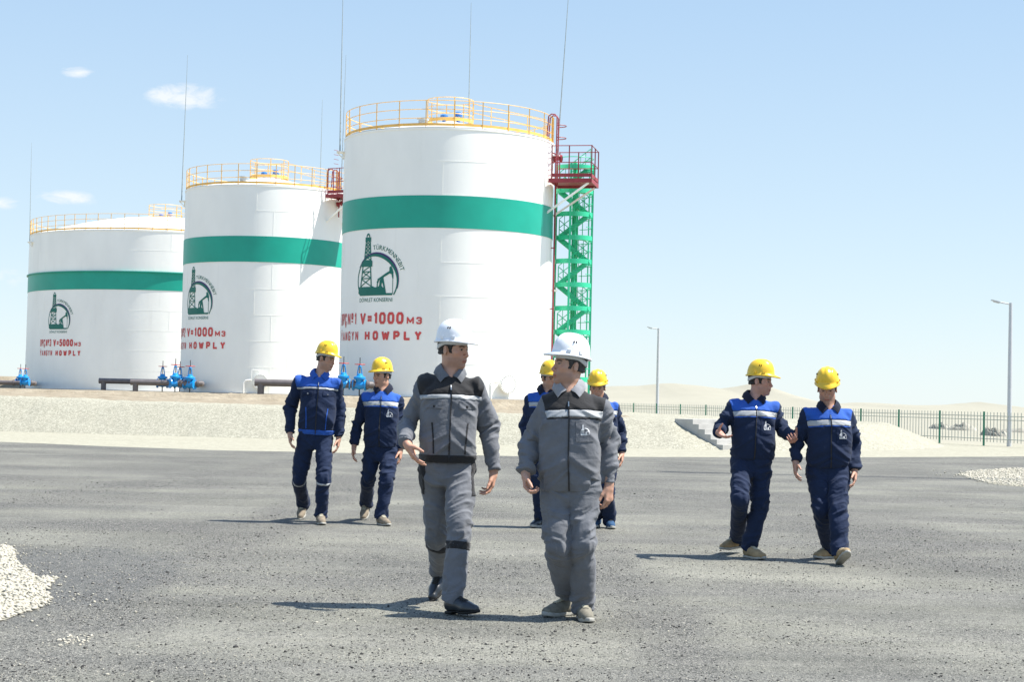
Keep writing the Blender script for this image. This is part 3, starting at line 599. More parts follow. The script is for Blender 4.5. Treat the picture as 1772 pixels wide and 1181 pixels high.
def tank(label, X, Y, Rr, H, rise, band, posts, phase, emb_u, txt_u, no, vol, rods, hatch_r, ts=1.0, pdrop=2.0, riser=True, lip=False, platform=None, manhole=None, courses=8, seam_deg=0):
    T = thing('storage_tank', label, 'storage tank', (X, Y, TZ), 'white storage tanks with a green band')
    b = MB(); b.lathe([(Rr, -.02), (Rr, H), (Rr-.02, H)], n=160)
    # welded courses: staggered plate seams standing slightly proud
    hs = np.linspace(0, H, courses+1)
    for i, z in enumerate(hs[1:-1]): b.ring(Rr-.004, z-.014, z+.014, .010, n=160)
    for i in range(courses):
        per = 360/max(3, round(2*math.pi*Rr/6.2))
        for k in range(int(round(360/per))):
            a = seam_deg+(i % 2)*per*.16*(1 if i % 4 == 1 else -1)+k*per; p = polar(Rr-.001, a, (hs[i]+hs[i+1])/2)
            b.box(p, (.035, .02, hs[i+1]-hs[i]-.04), (V(math.cos(R(a)), math.sin(R(a)), 0), V(math.sin(R(a)), -math.cos(R(a)), 0), V(0, 0, 1)))
    b.ring(Rr-.01, H-.09, H, .035, n=160)
    auto_smooth(b.build('shell', 'white', T))
    b = MB(); k = 12; b.lathe([(Rr+.01-(Rr-.3)*i/k, H+.02+rise*math.sin(i/k*math.pi/2) if rise > 1.6 else H+.02+rise*i/k) for i in range(k+1)], n=96)
    auto_smooth(b.build('roof', 'white', T))
    b = MB(); b.ring(Rr+.008, band[0], band[1], .012, n=160)
    if lip: b.ring(Rr+.01, band[1]-.06, band[1]+.02, .12, n=160)
    auto_smooth(b.build('green_band', 'green', T))
    b = MB(); b.ring(Rr-.3, -.32, .03, .62, n=96); auto_smooth(b.build('foundation_ring', 'concrete', T))
    # emblem and lettering
    (v, f), (vv, vf) = emblem2d(); v, f = refine(v, f); vv, vf = refine(vv, vf)
    e = mesh_np('emblem', on_cyl(Rr, emb_u, 5.50, v, .016), f, 'emblem', T, smooth=False)
    mesh_np('emblem_arc', on_cyl(Rr, emb_u, 5.50, vv, .022), vf, 'violet', e, smooth=False)
    t1, g1 = arc_text('TÜRKMENNEBIT', 1.46, R(98), R(16), .21, 0); t2, g2 = fit_text('DÖWLET KONSERNI', -1.1, 1.0, -1.02, -.84, 0)
    for vs, fs in ((t1, g1), (t2, g2)): mesh_np('emblem_lettering', on_cyl(Rr, emb_u, 5.50, [tuple(p) for p in vs], .020), fs, 'emblem', e, smooth=False)
    for txt, x0, x1, z0, z1, sw, gp_ in (('DPÇ', -2.88, -2.02, 3.42, 3.98, .072, .42), ('Nº%s' % no, -1.86, -.98, 3.42, 3.98, .075, .42), ('V=%s' % vol, -.66, 1.98, 3.42, 3.98, .125, .27), ('M3', 2.14, 2.88, 3.42, 3.76, .075, .35),
                                          ('ÝANGYN', -2.88, -.80, 2.66, 3.10, .062, .55), ('HOWPLY', -.28, 2.88, 2.66, 3.10, .115, .62)):
        for v, f in stroke_text(txt, x0*ts, x1*ts, z0, z1, sw*(ts*.5+.5), gp_):
            v = on_cyl(Rr, txt_u, 0, v, .016); v = [(p[0]*(1+.0002*(i//4 % 9)), p[1]*(1+.0002*(i//4 % 9)), p[2]) for i, p in enumerate(v)]
            mesh_np('letter', v, f, 'redtext', T, smooth=False)
    railing(T, 'guard_rail', Rr-.06, H+.03, 1.25, posts, phase)
    # roof hatch ring with vents
    zc = H+rise; hr = railing(T, 'hatch_rail', hatch_r, zc-.10, 1.2, 8, 12, toe=.16)
    s = MB(); pa, pb = polar(hatch_r, 95, zc+.05), polar(Rr-.1, 68, H+.05)
    for dz in (.95, .5): s.path([pa+V(0, 0, dz), pb+V(0, 0, dz)], .02, 6)
    for k in range(5): q = pa+(pb-pa)*k/4; s.tube(q, q+V(0, 0, .95), .022, 6)
    s.build('roof_walk_rail', 'yellow', T)
    for dx, dy, hh, sh in ((-.30, -.2, .16, .02), (.40, .1, .22, .16)):
        v = MB(); v.lathe([(.09, -.2), (.09, .08+sh), (.16, .10+sh), (.19, .13+sh), (.19, .16+hh*.8+sh), (.12, .22+hh*.8+sh), (.0, .24+hh*.8+sh)], (dx, dy, zc+.02), 20); o = v.build('roof_vent', 'ventblue', T); auto_smooth(o)
        w = MB(); w.lathe([(.20, .10+sh), (.21, .13+sh)], (dx, dy, zc+.02), 20); w.build('vent_cowl', 'galv', o)
    if rise > 0:
        v = MB(); v.lathe([(.22, 0), (.22, .28), (.3, .30), (.3, .36), (0, .37)], polar(Rr*.55, -25, H+rise*.42), 18); auto_smooth(v.build('roof_manhole', 'galv', T))
    # lightning rods on brackets at the shell
    for deg, L, lx, ly in rods:
        p = polar(Rr+.22, deg, H-.62); top = p+V(lx, ly, L); v = MB(); v.path([p, p+(top-p)*.35, p+(top-p)*.7, top], [.036, .028, .020, .010], 8)
        ro = v.build('lightning_rod', 'rod', T); w = MB(); ax = (V(math.cos(R(deg)), math.sin(R(deg)), 0), V(math.sin(R(deg)), -math.cos(R(deg)), 0), V(0, 0, 1))
        w.box(polar(Rr+.16, deg, H-.64), (.62, .42, .05), ax); w.box(polar(Rr+.03, deg, H-.80), (.05, .06, .34), ax); w.beam(polar(Rr, deg, H-1.0), polar(Rr+.34, deg, H-.66), .05); w.build('rod_bracket', 'white', ro)
    if manhole is not None:
        ax3 = lambda a: (V(math.cos(R(a)), math.sin(R(a)), 0), V(0, 0, 1), V(math.sin(R(a)), -math.cos(R(a)), 0)); a = manhole
        m = MB(); c = polar(Rr-.1, a, .72); m.lathe([(.36, 0), (.36, .26), (.45, .26), (.45, .34), (.0, .34)], c, 28, ax3(a))
        q = m; nf = len(m.f); c2 = polar(Rr+.24, a, .72)
        for k in range(24):
            t = 2*math.pi*k/24; u = ax3(a); q.tube(c2+u[0]*.405*math.cos(t)+u[1]*.405*math.sin(t)-u[2]*.08, c2+u[0]*.405*math.cos(t)+u[1]*.405*math.sin(t)+u[2]*.03, .022, 6)
        mo = m.build('manhole', 'white', T); auto_smooth(mo); mo.data.materials.append(MT['galv']); mo.data.polygons.foreach_set('material_index', [0]*nf+[1]*(len(mo.data.polygons)-nf)); q = MB(); u = ax3(a); b0 = polar(Rr+.2, a, .72)
        q.path([b0-u[0]*.52-V(0, 0, .1), b0-u[0]*.52+V(0, 0, .72), b0+V(0, 0, .72), b0+V(0, 0, .4)], .02, 6); q.build('davit_arm', 'white', mo)
        q = MB(); q.path([b0-u[0]*.98-V(0, 0, .72), b0-u[0]*.98-V(0, 0, .1), b0-u[0]*.85+V(0, 0, .06), b0-u[0]*.55+V(0, 0, .1)], .05, 8); q.build('drain_pipe', 'white', mo)
    if platform:
        a = platform; rad = V(math.sin(R(a)), -math.cos(R(a)), 0); tan = V(math.cos(R(a)), math.sin(R(a)), 0); Z = V(0, 0, 1)
        zf = H-pdrop; Lr, Lt = 2.1, 2.3; c0 = rad*(Rr+.02)+Z*zf + tan*0; ax = (rad, tan, Z)
        P = MB()
        for s in (-1, 1): P.box(c0+rad*Lr/2+tan*s*Lt/2, (Lr, .06, .20), ax)
        P.box(c0+rad*Lr, (.06, Lt+.06, .20), ax); P.box(c0+rad*.1, (.06, Lt-.06, .16), ax); P.box(c0+rad*Lr*.5+Z*.02, (Lr-.1, Lt-.08, .03), ax)
        pf = P.build('access_platform', 'maroon', T)
        q = MB(); zt = 1.70
        def rail(p, q_): 
            for z in (zt, zt*.52): q.path([p+Z*z, q_+Z*z], .022, 6)
            d = unit(q_-p); q.box((p+q_)/2+Z*.26, (np.linalg.norm(q_-p), .02, .17), (d, np.cross(Z, d), Z))
        k0 = c0-tan*Lt/2; k1 = k0+rad*Lr; k2 = k1+tan*Lt; k3 = k2-rad*Lr
        rail(k0+rad*.15, k1); rail(k1, k2); rail(k2, k3+rad*.15); gr = q.build('platform_rail', 'maroon', pf)
        for p in (k0+rad*.15, k0+rad*1.0, k1, k1+tan*Lt/2, k2, k2-rad*1.0, k3+rad*.15):
            w = MB(); w.beam(p-Z*.05, p+Z*(zt+.02), .055); w.build('rail_post', 'maroon', pf)
        for s, rr in ((-1, .95), (1, .95)):
            w = MB(); w.beam(c0+tan*s*(Lt/2-.1)+rad*Lr*.93-Z*.1, c0+tan*s*(Lt/2-.1)*.8-rad*.12-Z*1.55, .09); w.build('brace', 'white', pf)
        w = MB(); zb = -zf+ -.02
        # caged ladder to the roof and the dry riser pipe beside it
        lad = MB(); l0 = c0-tan*.55+rad*.30; top = Z*(H-zf+1.15)
        for s in (-.24, .24):
            p = l0+tan*s; lad.path([p-Z*.1, p+top, p+top+Z*.14-rad*.10, p+top+Z*.16-rad*.28, p+top+Z*.05-rad*.42, p+top-Z*1.0-rad*.48], .032, 8)
        for k in range(11): lad.tube(l0-tan*.24+Z*(.1+k*.28), l0+tan*.24+Z*(.1+k*.28), .014, 6)
        lo = lad.build('roof_ladder', 'maroon', T)
        for z in (H-zf+.15, H-zf+.75):
            cg = MB(); cg.path([l0+Z*z-tan*.24]+[l0+Z*z+rad*(.06+.36*math.sin(t))-tan*.38*math.cos(t) for t in np.linspace(0, math.pi, 15)]+[l0+Z*z+tan*.24], .022, 6); cg.build('cage_hoop', 'maroon', lo)
        fp = MB(); f0 = rad*(Rr+.16)+tan*.1
        fp.path([f0+Z*(-.02), f0+Z*(H-1.2)], .042, 8); fp.path([f0+Z*(H-1.2), f0+Z*(H-.55)+tan*.0, f0+Z*(H-.4)-rad*.3], .042, 8)
        for z in (1.5, 4.5, 7.5): fp.box(f0-rad*.1+Z*z, (.3, .09, .05), ax)
        if not riser: fp = MB(); fp.path([f0+Z*(H-1.6), f0+Z*(H-.55), f0+Z*(H-.4)-rad*.3], .042, 8)
        fo = fp.build('riser_pipe', 'maroon', T)
        w = MB(); w.lathe([(.12, -.22), (.18, -.2), (.18, -.1), (.1, -.08), (.1, .1), (.18, .12), (.18, .2), (.12, .22)], f0+rad*.1+Z*(H-.75), 14, (tan, Z, rad)); auto_smooth(w.build('foam_chamber', 'maroon', fo))
        for z, off in ((H-.1, 0), (H-.1, .55)):
            pass
        w = MB()
        for s in (.45, .95): p = polar(Rr-.06, a-2, 0)+tan*s*.6; w.beam(V(p[0], p[1], H-.15), V(p[0], p[1], H+1.32), .07)
        w.build('rail_gate', 'yellow', T)
    return T

t1x = U(773.5, 450, 84.7)[0]; t2x = U(462, 450, 108.3)[0]; t3x = U(281, 540, 145.2)[0]
HT = 12.68
tank('nearest white tank numbered 1, beside the green spiral staircase', t1x, 84.7, 5.215, HT, 1.05, (7.95, 9.47), 24, 4.5, R(-37.6)*5.215, R(-41.6)*5.215, '1', '1000',
     [(-83, 9.3, -.05, 0), (80, 9.3, .45, 0), (172, 9.0, .0, 0)], 1.15, platform=79, manhole=36, courses=8, seam_deg=-1)
tank('middle white tank numbered 2, partly covered by the nearest tank', t2x, 108.3, 5.215, HT, 1.05, (7.98, 9.55), 28, 0, R(-44.2)*5.215, R(-50.4)*5.215, '2', '1000',
     [(-80, 9.3, .12, 0), (63, 9.2, .1, 0), (150, 7.6, .0, 0)], 1.2, platform=61, pdrop=.42, riser=False, manhole=6, courses=8, seam_deg=12)
tank('widest white tank numbered 3 at the far left with a domed roof', t3x, 145.2, 11.08, HT, 2.05, (7.95, 9.40), 62, 1, R(-35.4)*11.08, R(-35.4)*11.08, '3', '5000',
     [(-62, 8.2, -.1, 0)], 1.35, ts=.85, lip=True, courses=8, seam_deg=-13)

# ================================================================== spiral stair tower
def staircase(X, Y, Rr, H):
    T = thing('spiral_staircase', 'tall green steel spiral staircase tower behind the right side of the nearest tank', 'staircase', (X, Y, TZ-.02)); Z = V(0, 0, 1)
    c = MB(); c.tube(V(0, 0, 0), V(0, 0, H-.2), .11, 12); c.build('centre_column', 'stair', T)
    for a in (-14, 78, 168, 258):
        p = MB(); q = polar(Rr, a, 0); p.beam(q, q+Z*(H-.35), .11); p.build('corner_post', 'stair', T)
    n = 10; dz = 1.19; z0 = H-.55-dz*(n-1)
    levels = [z0+dz*i for i in range(n)]
    for i, z in enumerate(levels):                       # landings: half round decks with a deep edge band
        a0 = -95 if i % 2 == 0 else -85; l = MB(); arc = 215
        l.lathe([(Rr-.01, -.12), (Rr+.02, -.12), (Rr+.02, .12), (Rr-.01, .12), (Rr-.01, -.12)], (0, 0, z), 40, None, R(a0-90), R(a0+arc-90))
        o = l.build('landing', 'stair', T)
        d = MB(); s0 = 10 if i % 2 else 95
        vs = [V(0, 0, z)]+[polar(Rr-.02, s0+k*10-60, z) for k in range(11)]; d.add(vs+[v-Z*.04 for v in vs], [list(range(12))]+[list(range(12, 24))[::-1]]+[[j, (j+1) % 12, (j+1) % 12+12, j+12] for j in range(12)])
        d.build('landing_deck', 'stair', o)
    for i in range(n-1):                                 # flights: alternate direction, stringers and treads
        z, zz = levels[i], levels[i+1]; sgn = 1 if i % 2 == 0 else -1; f = MB()
        A = polar(Rr*.86, -70*sgn, z); B = polar(Rr*.86, 70*sgn, zz)
        off = V(0, -.30 if i % 2 == 0 else .30, 0)
        for w in (0, .55):
            o = off*(1-w*1.2); f.beam(A+o, B+o, .09, .25)
        for k in range(1, 7):
            q = A+(B-A)*k/7; f.box(q+off*.67, (.24, .46, .05))
        f.build('stair_flight', 'stair', T)
        g = MB()                                         # flight handrail and bracing
        for w in (.95, .5): g.path([A+off+Z*w, B+off+Z*w], .022, 6)
        for k in range(0, 7): q = A+(B-A)*k/6+off; g.tube(q, q+Z*.95, .018, 6)
        for s in (-1, 1):
            for k in range(1): 
                q = polar(Rr-.03, s*(78+k*16)-0, z+.1); g.path([q, polar(Rr-.03, s*(78+k*16+14), zz-.1)], .018, 6)
        g.build('stair_handrail', 'stair', T)
        g = MB()
        for w in (.45, .9): g.path([polar(Rr, t, z+.1+w) for t in np.linspace(40, 160, 14)], .02, 6)
        for t in np.linspace(52, 150, 5): q = polar(Rr, t, z+.1); g.beam(q, q+Z*.95, .04)
        g.build('landing_rail', 'stair', T)
    g = MB()
    for w in (.5,): g.path([polar(Rr, t, levels[-1]+w) for t in np.linspace(-110, 150, 30)], .022, 6)
    g.build('top_rail', 'stair', T); 
    b = MB(); p = polar(Rr, -60, levels[4]-.3); b.beam(p, p+V(-1.2, .2, 0), .10); b.build('tie_bar', 'white', T)
    return T
tc_ = U(992, 450, 86.3); staircase(tc_[0], 86.3, .93, 12.35)

# ================================================================== pipelines and gate valves
def pipeline(label, a, b, rise, elbow=True, r=.165, stub=None):
    """a: left end on the run axis, b: right end; a riser drops to the fill at a."""
    T = thing('pipeline', label, 'pipeline', (a[0], a[1], a[2]-rise), 'grey pipes leading to the tanks'); o = V(a[0], a[1], a[2]-rise); A, B = np.array(a)-o, np.array(b)-o
    p = MB(); p.tube(A-V(.12, 0, 0) if elbow else A, B, r, 20); auto_smooth(p.build('pipe_run', 'pipe', T))
    if elbow:
        p = MB(); p.tube(V(A[0]+.12, A[1], 0), A+V(.12, 0, 0), r*.95, 20); auto_smooth(p.build('pipe_riser', 'pipe', T))
        p = MB(); p.lathe([(0, -.02), (r*1.03, -.02), (r*1.03, .05), (r, .05)], A-V(.14, 0, 0), 20, (V(0, 1, 0), V(0, 0, 1), V(1, 0, 0))); p.build('end_cap', 'pipe', T)
    if stub is not None:
        p = MB(); p.path([B-V(.1, 0, 0), B+V(.06, .04, 0), B+V(.08, .35, 0), np.array(stub)-o], r*.95, 16); auto_smooth(p.build('pipe_bend', 'pipe', T))
    for q in np.linspace(.72, .98, 3):
        f = MB(); f.lathe([(r, -.04), (r*1.35, -.04), (r*1.35, .04), (r, .04)], A+(B-A)*q, 20, (V(0, 1, 0), V(0, 0, 1), V(1, 0, 0))); f.build('flange', 'pipe', T)
    return T
def valve_proto():
    T = thing('gate_valve', 'x', 'valve', (0, 0, 0), 'blue gate valves with red handwheels')
    X = (V(0, 1, 0), V(0, 0, 1), V(1, 0, 0)); b = MB()
    b.lathe([(.0, -.31), (.26, -.31), (.26, -.25), (.17, -.24), (.19, -.1), (.22, 0), (.19, .1), (.17, .24), (.26, .25), (.26, .31), (0, .31)], (0, 0, 0), 20, X)
    b.lathe([(.17, -.05), (.17, .2), (.20, .26), (.27, .28), (.28, .34), (.27, .38), (.16, .42), (.13, .5)], (0, 0, 0), 18); auto_smooth(b.build('valve_body', 'blue', T))
    y = MB()
    for s in (-1, 1): y.path([V(s*.11, 0, .44), V(s*.095, 0, .62), V(s*.05, 0, .88)], .028, 8)
    y.lathe([(.13, .44), (.13, .5), (.07, .54)], (0, 0, 0), 14); y.lathe([(.05, .84), (.075, .87), (.05, .93)], (0, 0, 0), 12); auto_smooth(y.build('yoke', 'blue', T))
    s = MB(); s.tube(V(0, 0, .4), V(0, 0, 1.28), .020, 8); s.build('stem', 'black', T)
    w = MB(); w.path([V(.235*math.cos(t), .235*math.sin(t), .965) for t in np.linspace(0, 2*math.pi, 25)], .018, 6)
    for k in range(4): t = k*math.pi/2+.4; w.beam(V(0, 0, .95), V(.235*math.cos(t), .235*math.sin(t), .965), .03)
    w.lathe([(.045, .91), (.05, .98), (0, .99)], (0, 0, 0), 12); w.build('handwheel', 'red', T)
    f = MB(); f.tube(V(0, 0, -.62), V(0, 0, -.15), .03, 8); f.build('support_leg', 'black', T)
    return T
VP = valve_proto(); VP_used = [False]
def valve(px, py, Y, label, s=1.0, rz=0):
    if not VP_used[0]: r = VP; VP_used[0] = True
    else:
        r = VP.copy(); COL.objects.link(r)
        for ch in VP.children: c = ch.copy(); COL.objects.link(c); c.parent = r
    r.location = tuple(U(px, py, Y)); r.scale = (s, s, s); r.rotation_euler = (0, 0, R(rz)); r['label'] = label
def run(px0, py0, px1, py1, Y): return U(px0, py0, Y), U(px1, py1, Y)
a, b = run(447, 662.5, 640, 667, 79.3); b[2] = a[2]
pipeline('grey pipe with a bent riser running to the two valves of the nearest tank', a, b, .95, stub=(b[0]*1.035, b[1]*1.035, b[2]))
valve(594, 665, 79.3, 'left blue gate valve of the pair at the foot of the nearest tank', 1.0, 8); valve(622, 667, 79.3, 'right blue gate valve of the pair at the foot of the nearest tank', 1.0, -6)
a, b = run(176, 659.5, 318, 663, 104.5); b[2] = a[2]
pipeline('farther of the two grey pipes with risers in front of the middle tank', a, b, .95, stub=(b[0]*1.02, b[1]*1.02, b[2]))
valve(281, 664, 104.5, 'leftmost blue gate valve of the four by the middle tank, standing behind the near pipe', 1.08); valve(311, 665, 104.5, 'dark blue gate valve half hidden behind the bright one by the middle tank', 1.08)
a, b = run(231, 662, 345, 665.5, 98.5); b[2] = a[2]
pipeline('nearer of the two grey pipes with risers in front of the middle tank', a, b, .95, stub=(b[0]*1.075, b[1]*1.075, b[2]))
valve(303, 664, 98.5, 'bright blue gate valve at the end of the near pipe by the middle tank', 1.12, 35); valve(328.5, 666, 98.5, 'rightmost blue gate valve of the four by the middle tank', 1.1, -20)
a, b = run(-60, 661, 56, 662, 128); b[2] = a[2]
pipeline('dark pipe coming in from the left edge to the widest tank', a, b, .9, elbow=False, r=.17, stub=(b[0]*1.09, b[1]*1.09, b[2]))
valve(35, 661.5, 128.2, 'left blue gate valve of the pair by the widest tank at the far left', 1.05); valve(43.5, 662, 127.4, 'right blue gate valve of the pair by the widest tank at the far left', 1.05)

# ================================================================== steps, fence, lamps
def steps():
    b0 = U(1251, 776, 49.4); T = thing('concrete_steps', 'pale concrete steps set into the gravel berm behind the gesturing man', 'steps', (b0[0], b0[1], 0)); n = 6
    D = unit(V(.64, -.77, 0)); S = V(-D[1], D[0], 0); Z = V(0, 0, 1); tr, rs, w = .245, .142, 1.5
    for i in range(n):
        L = tr if i < n-1 else .75; h = (i+1)*rs; s = MB(); s.box(-D*(tr*i+L/2)+S*(w/2+.003*(i % 2))+Z*(h/2-.2), (L-.002, w, h+.4), (D, S, Z)); auto_smooth(s.build('step', 'concrete', T))
steps()
F0, F1 = V(17.47, 63, 0), V(6.56, 91, 0); fd_ = (F1-F0)/11; fu = unit(fd_)
def fence():
    T = thing('metal_fence', 'metal picket fence with green posts and thin grey bars running away behind the berm', 'fence', tuple(F0)); Z = V(0, 0, 1)
    for i in range(-3, 17):
        p = fd_*i; b = MB(); b.beam(p-Z*.1, p+Z*1.25, .062); b.build('fence_post', 'fgreen', T)
        q = MB(); L = np.linalg.norm(fd_)
        for z in (1.09, .955, .25): q.beam(p+fu*.04+Z*z, p+fu*(L-.04)+Z*z, .028)
        for k in range(1, 14): c = p+fd_*k/14; q.beam(c+Z*.13, c+Z*1.23, .022)
        q.build('picket_panel', 'picket', T)
fence()
def lamp(label, X, Y, H, arm, base=0):
    T = thing('street_lamp', label, 'street lamp', (X, Y, base), 'grey street lamps'); b = MB(); b.path([V(0, 0, -.05), V(0, 0, H*.55), V(0, 0, H)], [.085, .078, .062], 12); b.build('lamp_pole', 'lampgrey', T)
    a = MB(); e = V(-arm, -.1, arm*.22); a.path([V(.04, 0, H-.12), V(0, 0, H-.05), V(0, 0, H-.08)+e*.62], .03, 8); a.build('lamp_arm', 'lampgrey', T)
    h = MB(); d = unit(e); sd = V(0, 1, 0); n_ = unit(np.cross(d, sd)); c = V(0, 0, H-.08)+e*.80
    h.box(c, (arm*.46, .17, .035), (d, sd, n_)); h.box(c-d*arm*.05+n_*.03, (arm*.3, .13, .04), (d, sd, n_)); h.build('lamp_head', 'lampgrey', T)
q = G(1746, 773); lamp('tall grey street lamp at the right edge in front of the picket fence', q[0], q[1], 5.25, .72)
q = U(1137.3, 700, 90.6); lamp('farther grey street lamp rising behind the berm left of the talking workers', q[0], 90.6, 5.25, .60)
T = thing('lightning_mast', 'thin steel mast right of the picture that lays the long shadow over the road', 'mast', (11.6, 32.6, 0))
b = MB(); b.path([V(0, 0, -.1), V(0, 0, 8), V(0, 0, 14.6)], [.11, .09, .06], 10); b.build('mast_pole', 'galv', T)
b = MB(); b.beam(V(-.55, 0, 13.9), V(.55, .2, 13.9), .09); b.box(V(0, 0, 14.5), (.5, .3, .2)); b.build('mast_head', 'galv', T)
# ================================================================== people: implicit surfaces -> meshes
class Field:
    def __init__(s, lo, hi, h):
        s.lo = np.asarray(lo, float); s.h = h; s.n = np.ceil((np.asarray(hi)-s.lo)/h).astype(int)+1; s.v = np.full(s.n, .12, np.float32)
    def sub(s, lo, hi):
        a = np.clip(np.floor((np.asarray(lo)-s.lo)/s.h).astype(int), 0, s.n); b = np.clip(np.ceil((np.asarray(hi)-s.lo)/s.h).astype(int)+1, 0, s.n)
        if np.any(b <= a): return None, None
        ax = [s.lo[i]+s.h*np.arange(a[i], b[i]) for i in range(3)]
        P = np.stack(np.meshgrid(*ax, indexing='ij'), -1)
        return (slice(a[0], b[0]), slice(a[1], b[1]), slice(a[2], b[2])), P
    def add(s, fn, lo, hi, k=.01):
        pad = k+3*s.h; sl, P = s.sub(np.asarray(lo)-pad, np.asarray(hi)+pad)
        if sl is None: return
        d = fn(P).astype(np.float32); a = s.v[sl]; h = np.clip(k-np.abs(a-d), 0, None)/k; s.v[sl] = np.minimum(a, d)-h*h*k*.25
    def cut(s, fn, lo, hi, k=.01):
        pad = k+3*s.h; sl, P = s.sub(np.asarray(lo)-pad, np.asarray(hi)+pad)
        if sl is None: return
        d = -fn(P).astype(np.float32); a = s.v[sl]; h = np.clip(k-np.abs(a-d), 0, None)/k; s.v[sl] = np.maximum(a, d)+h*h*k*.25
    def cone(s, a, b, ra, rb, k=.01): s.add(lambda P: d_cone(P, a, b, ra, rb), np.minimum(a, b)-max(ra, rb), np.maximum(a, b)+max(ra, rb), k)
    def chain(s, pts, rs, k=.01):
        pts = [np.asarray(p, float) for p in pts]; m = max(rs)
        s.add(lambda P: np.minimum.reduce([d_cone(P, pts[i], pts[i+1], rs[i], rs[i+1]) for i in range(len(pts)-1)]), np.min(pts, 0)-m, np.max(pts, 0)+m, k)
    def grid(s): return s.sub(s.lo, s.lo+s.h*(s.n-1))[1]
def d_cone(P, a, b, ra, rb):
    a = np.asarray(a, float); ab = np.asarray(b, float)-a; q = P-a; t = np.clip(q@ab/max(ab@ab, 1e-9), 0, 1)
    return np.linalg.norm(q-t[..., None]*ab, axis=-1)-(ra+(rb-ra)*t)
def d_ell(P, c, r, Rm=None):
    q = P-np.asarray(c); q = q@Rm if Rm is not None else q; r = np.asarray(r, float)
    k0 = np.linalg.norm(q/r, axis=-1); k1 = np.linalg.norm(q/(r*r), axis=-1); return k0*(k0-1)/np.maximum(k1, 1e-6)
_C = np.array([(i, j, k) for i in (0, 1) for j in (0, 1) for k in (0, 1)])
def surface(v, lo, h):
    ins = v < 0; n = np.array(v.shape); cnt = np.zeros(n-1, np.int8)
    for c in _C: cnt += ins[c[0]:n[0]-1+c[0], c[1]:n[1]-1+c[1], c[2]:n[2]-1+c[2]]
    act = (cnt > 0) & (cnt < 8); ijk = np.argwhere(act); idx = np.full(act.shape, -1, np.int64); idx[act] = np.arange(len(ijk))
    pos = np.zeros((len(ijk), 3)); num = np.zeros(len(ijk)); val = [v[tuple((ijk+c).T)] for c in _C]
    for i in range(8):
        for j in range(i+1, 8):
            if np.abs(_C[i]-_C[j]).sum() != 1: continue
            a, b = val[i], val[j]; m = (a < 0) != (b < 0); t = np.where(m, a/np.where(m, a-b, 1), 0)
            pos += np.where(m[:, None], _C[i]+t[:, None]*(_C[j]-_C[i]), 0); num += m
    vs = lo+h*(ijk+pos/num[:, None]); F = []
    for ax in range(3):
        o = [x for x in range(3) if x != ax]; sl0 = [slice(1, -1)]*3; sl0[ax] = slice(0, -1); sl1 = [slice(1, -1)]*3; sl1[ax] = slice(1, None)
        a, b = ins[tuple(sl0)], ins[tuple(sl1)]; e = np.argwhere(a != b)
        if not len(e): continue
        flip = a[tuple(e.T)]; base = e.copy(); base[:, o[0]] += 1; base[:, o[1]] += 1
        def cell(d0, d1):
            c = base.copy(); c[:, o[0]] += d0; c[:, o[1]] += d1; return idx[tuple(c.T)]
        q = np.stack([cell(-1, -1), cell(0, -1), cell(0, 0), cell(-1, 0)], 1)
        if ax == 1: flip = ~flip
        q[~flip] = q[~flip][:, ::-1]; F.append(q)
    return vs, np.concatenate(F)
def relax(vs, F, it=1, lam=.5):
    a = np.concatenate([F, F]).ravel(); e0 = F.ravel(); e1 = np.roll(F, -1, 1).ravel(); n = len(vs)
    deg = np.bincount(e0, minlength=n)+np.bincount(e1, minlength=n)
    for _ in range(it):
        s = np.stack([np.bincount(e0, vs[e1, i], n)+np.bincount(e1, vs[e0, i], n) for i in range(3)], 1); vs = vs+lam*(s/np.maximum(deg, 1)[:, None]-vs)
    return vs
def normals(vs, F):
    fn = np.cross(vs[F[:, 2]]-vs[F[:, 0]], vs[F[:, 3]]-vs[F[:, 1]]); n = np.zeros_like(vs)
    for c in range(4):
        for i in range(3): n[:, i] += np.bincount(F[:, c], fn[:, i], len(vs))
    return n/np.maximum(np.linalg.norm(n, axis=1), 1e-9)[:, None]

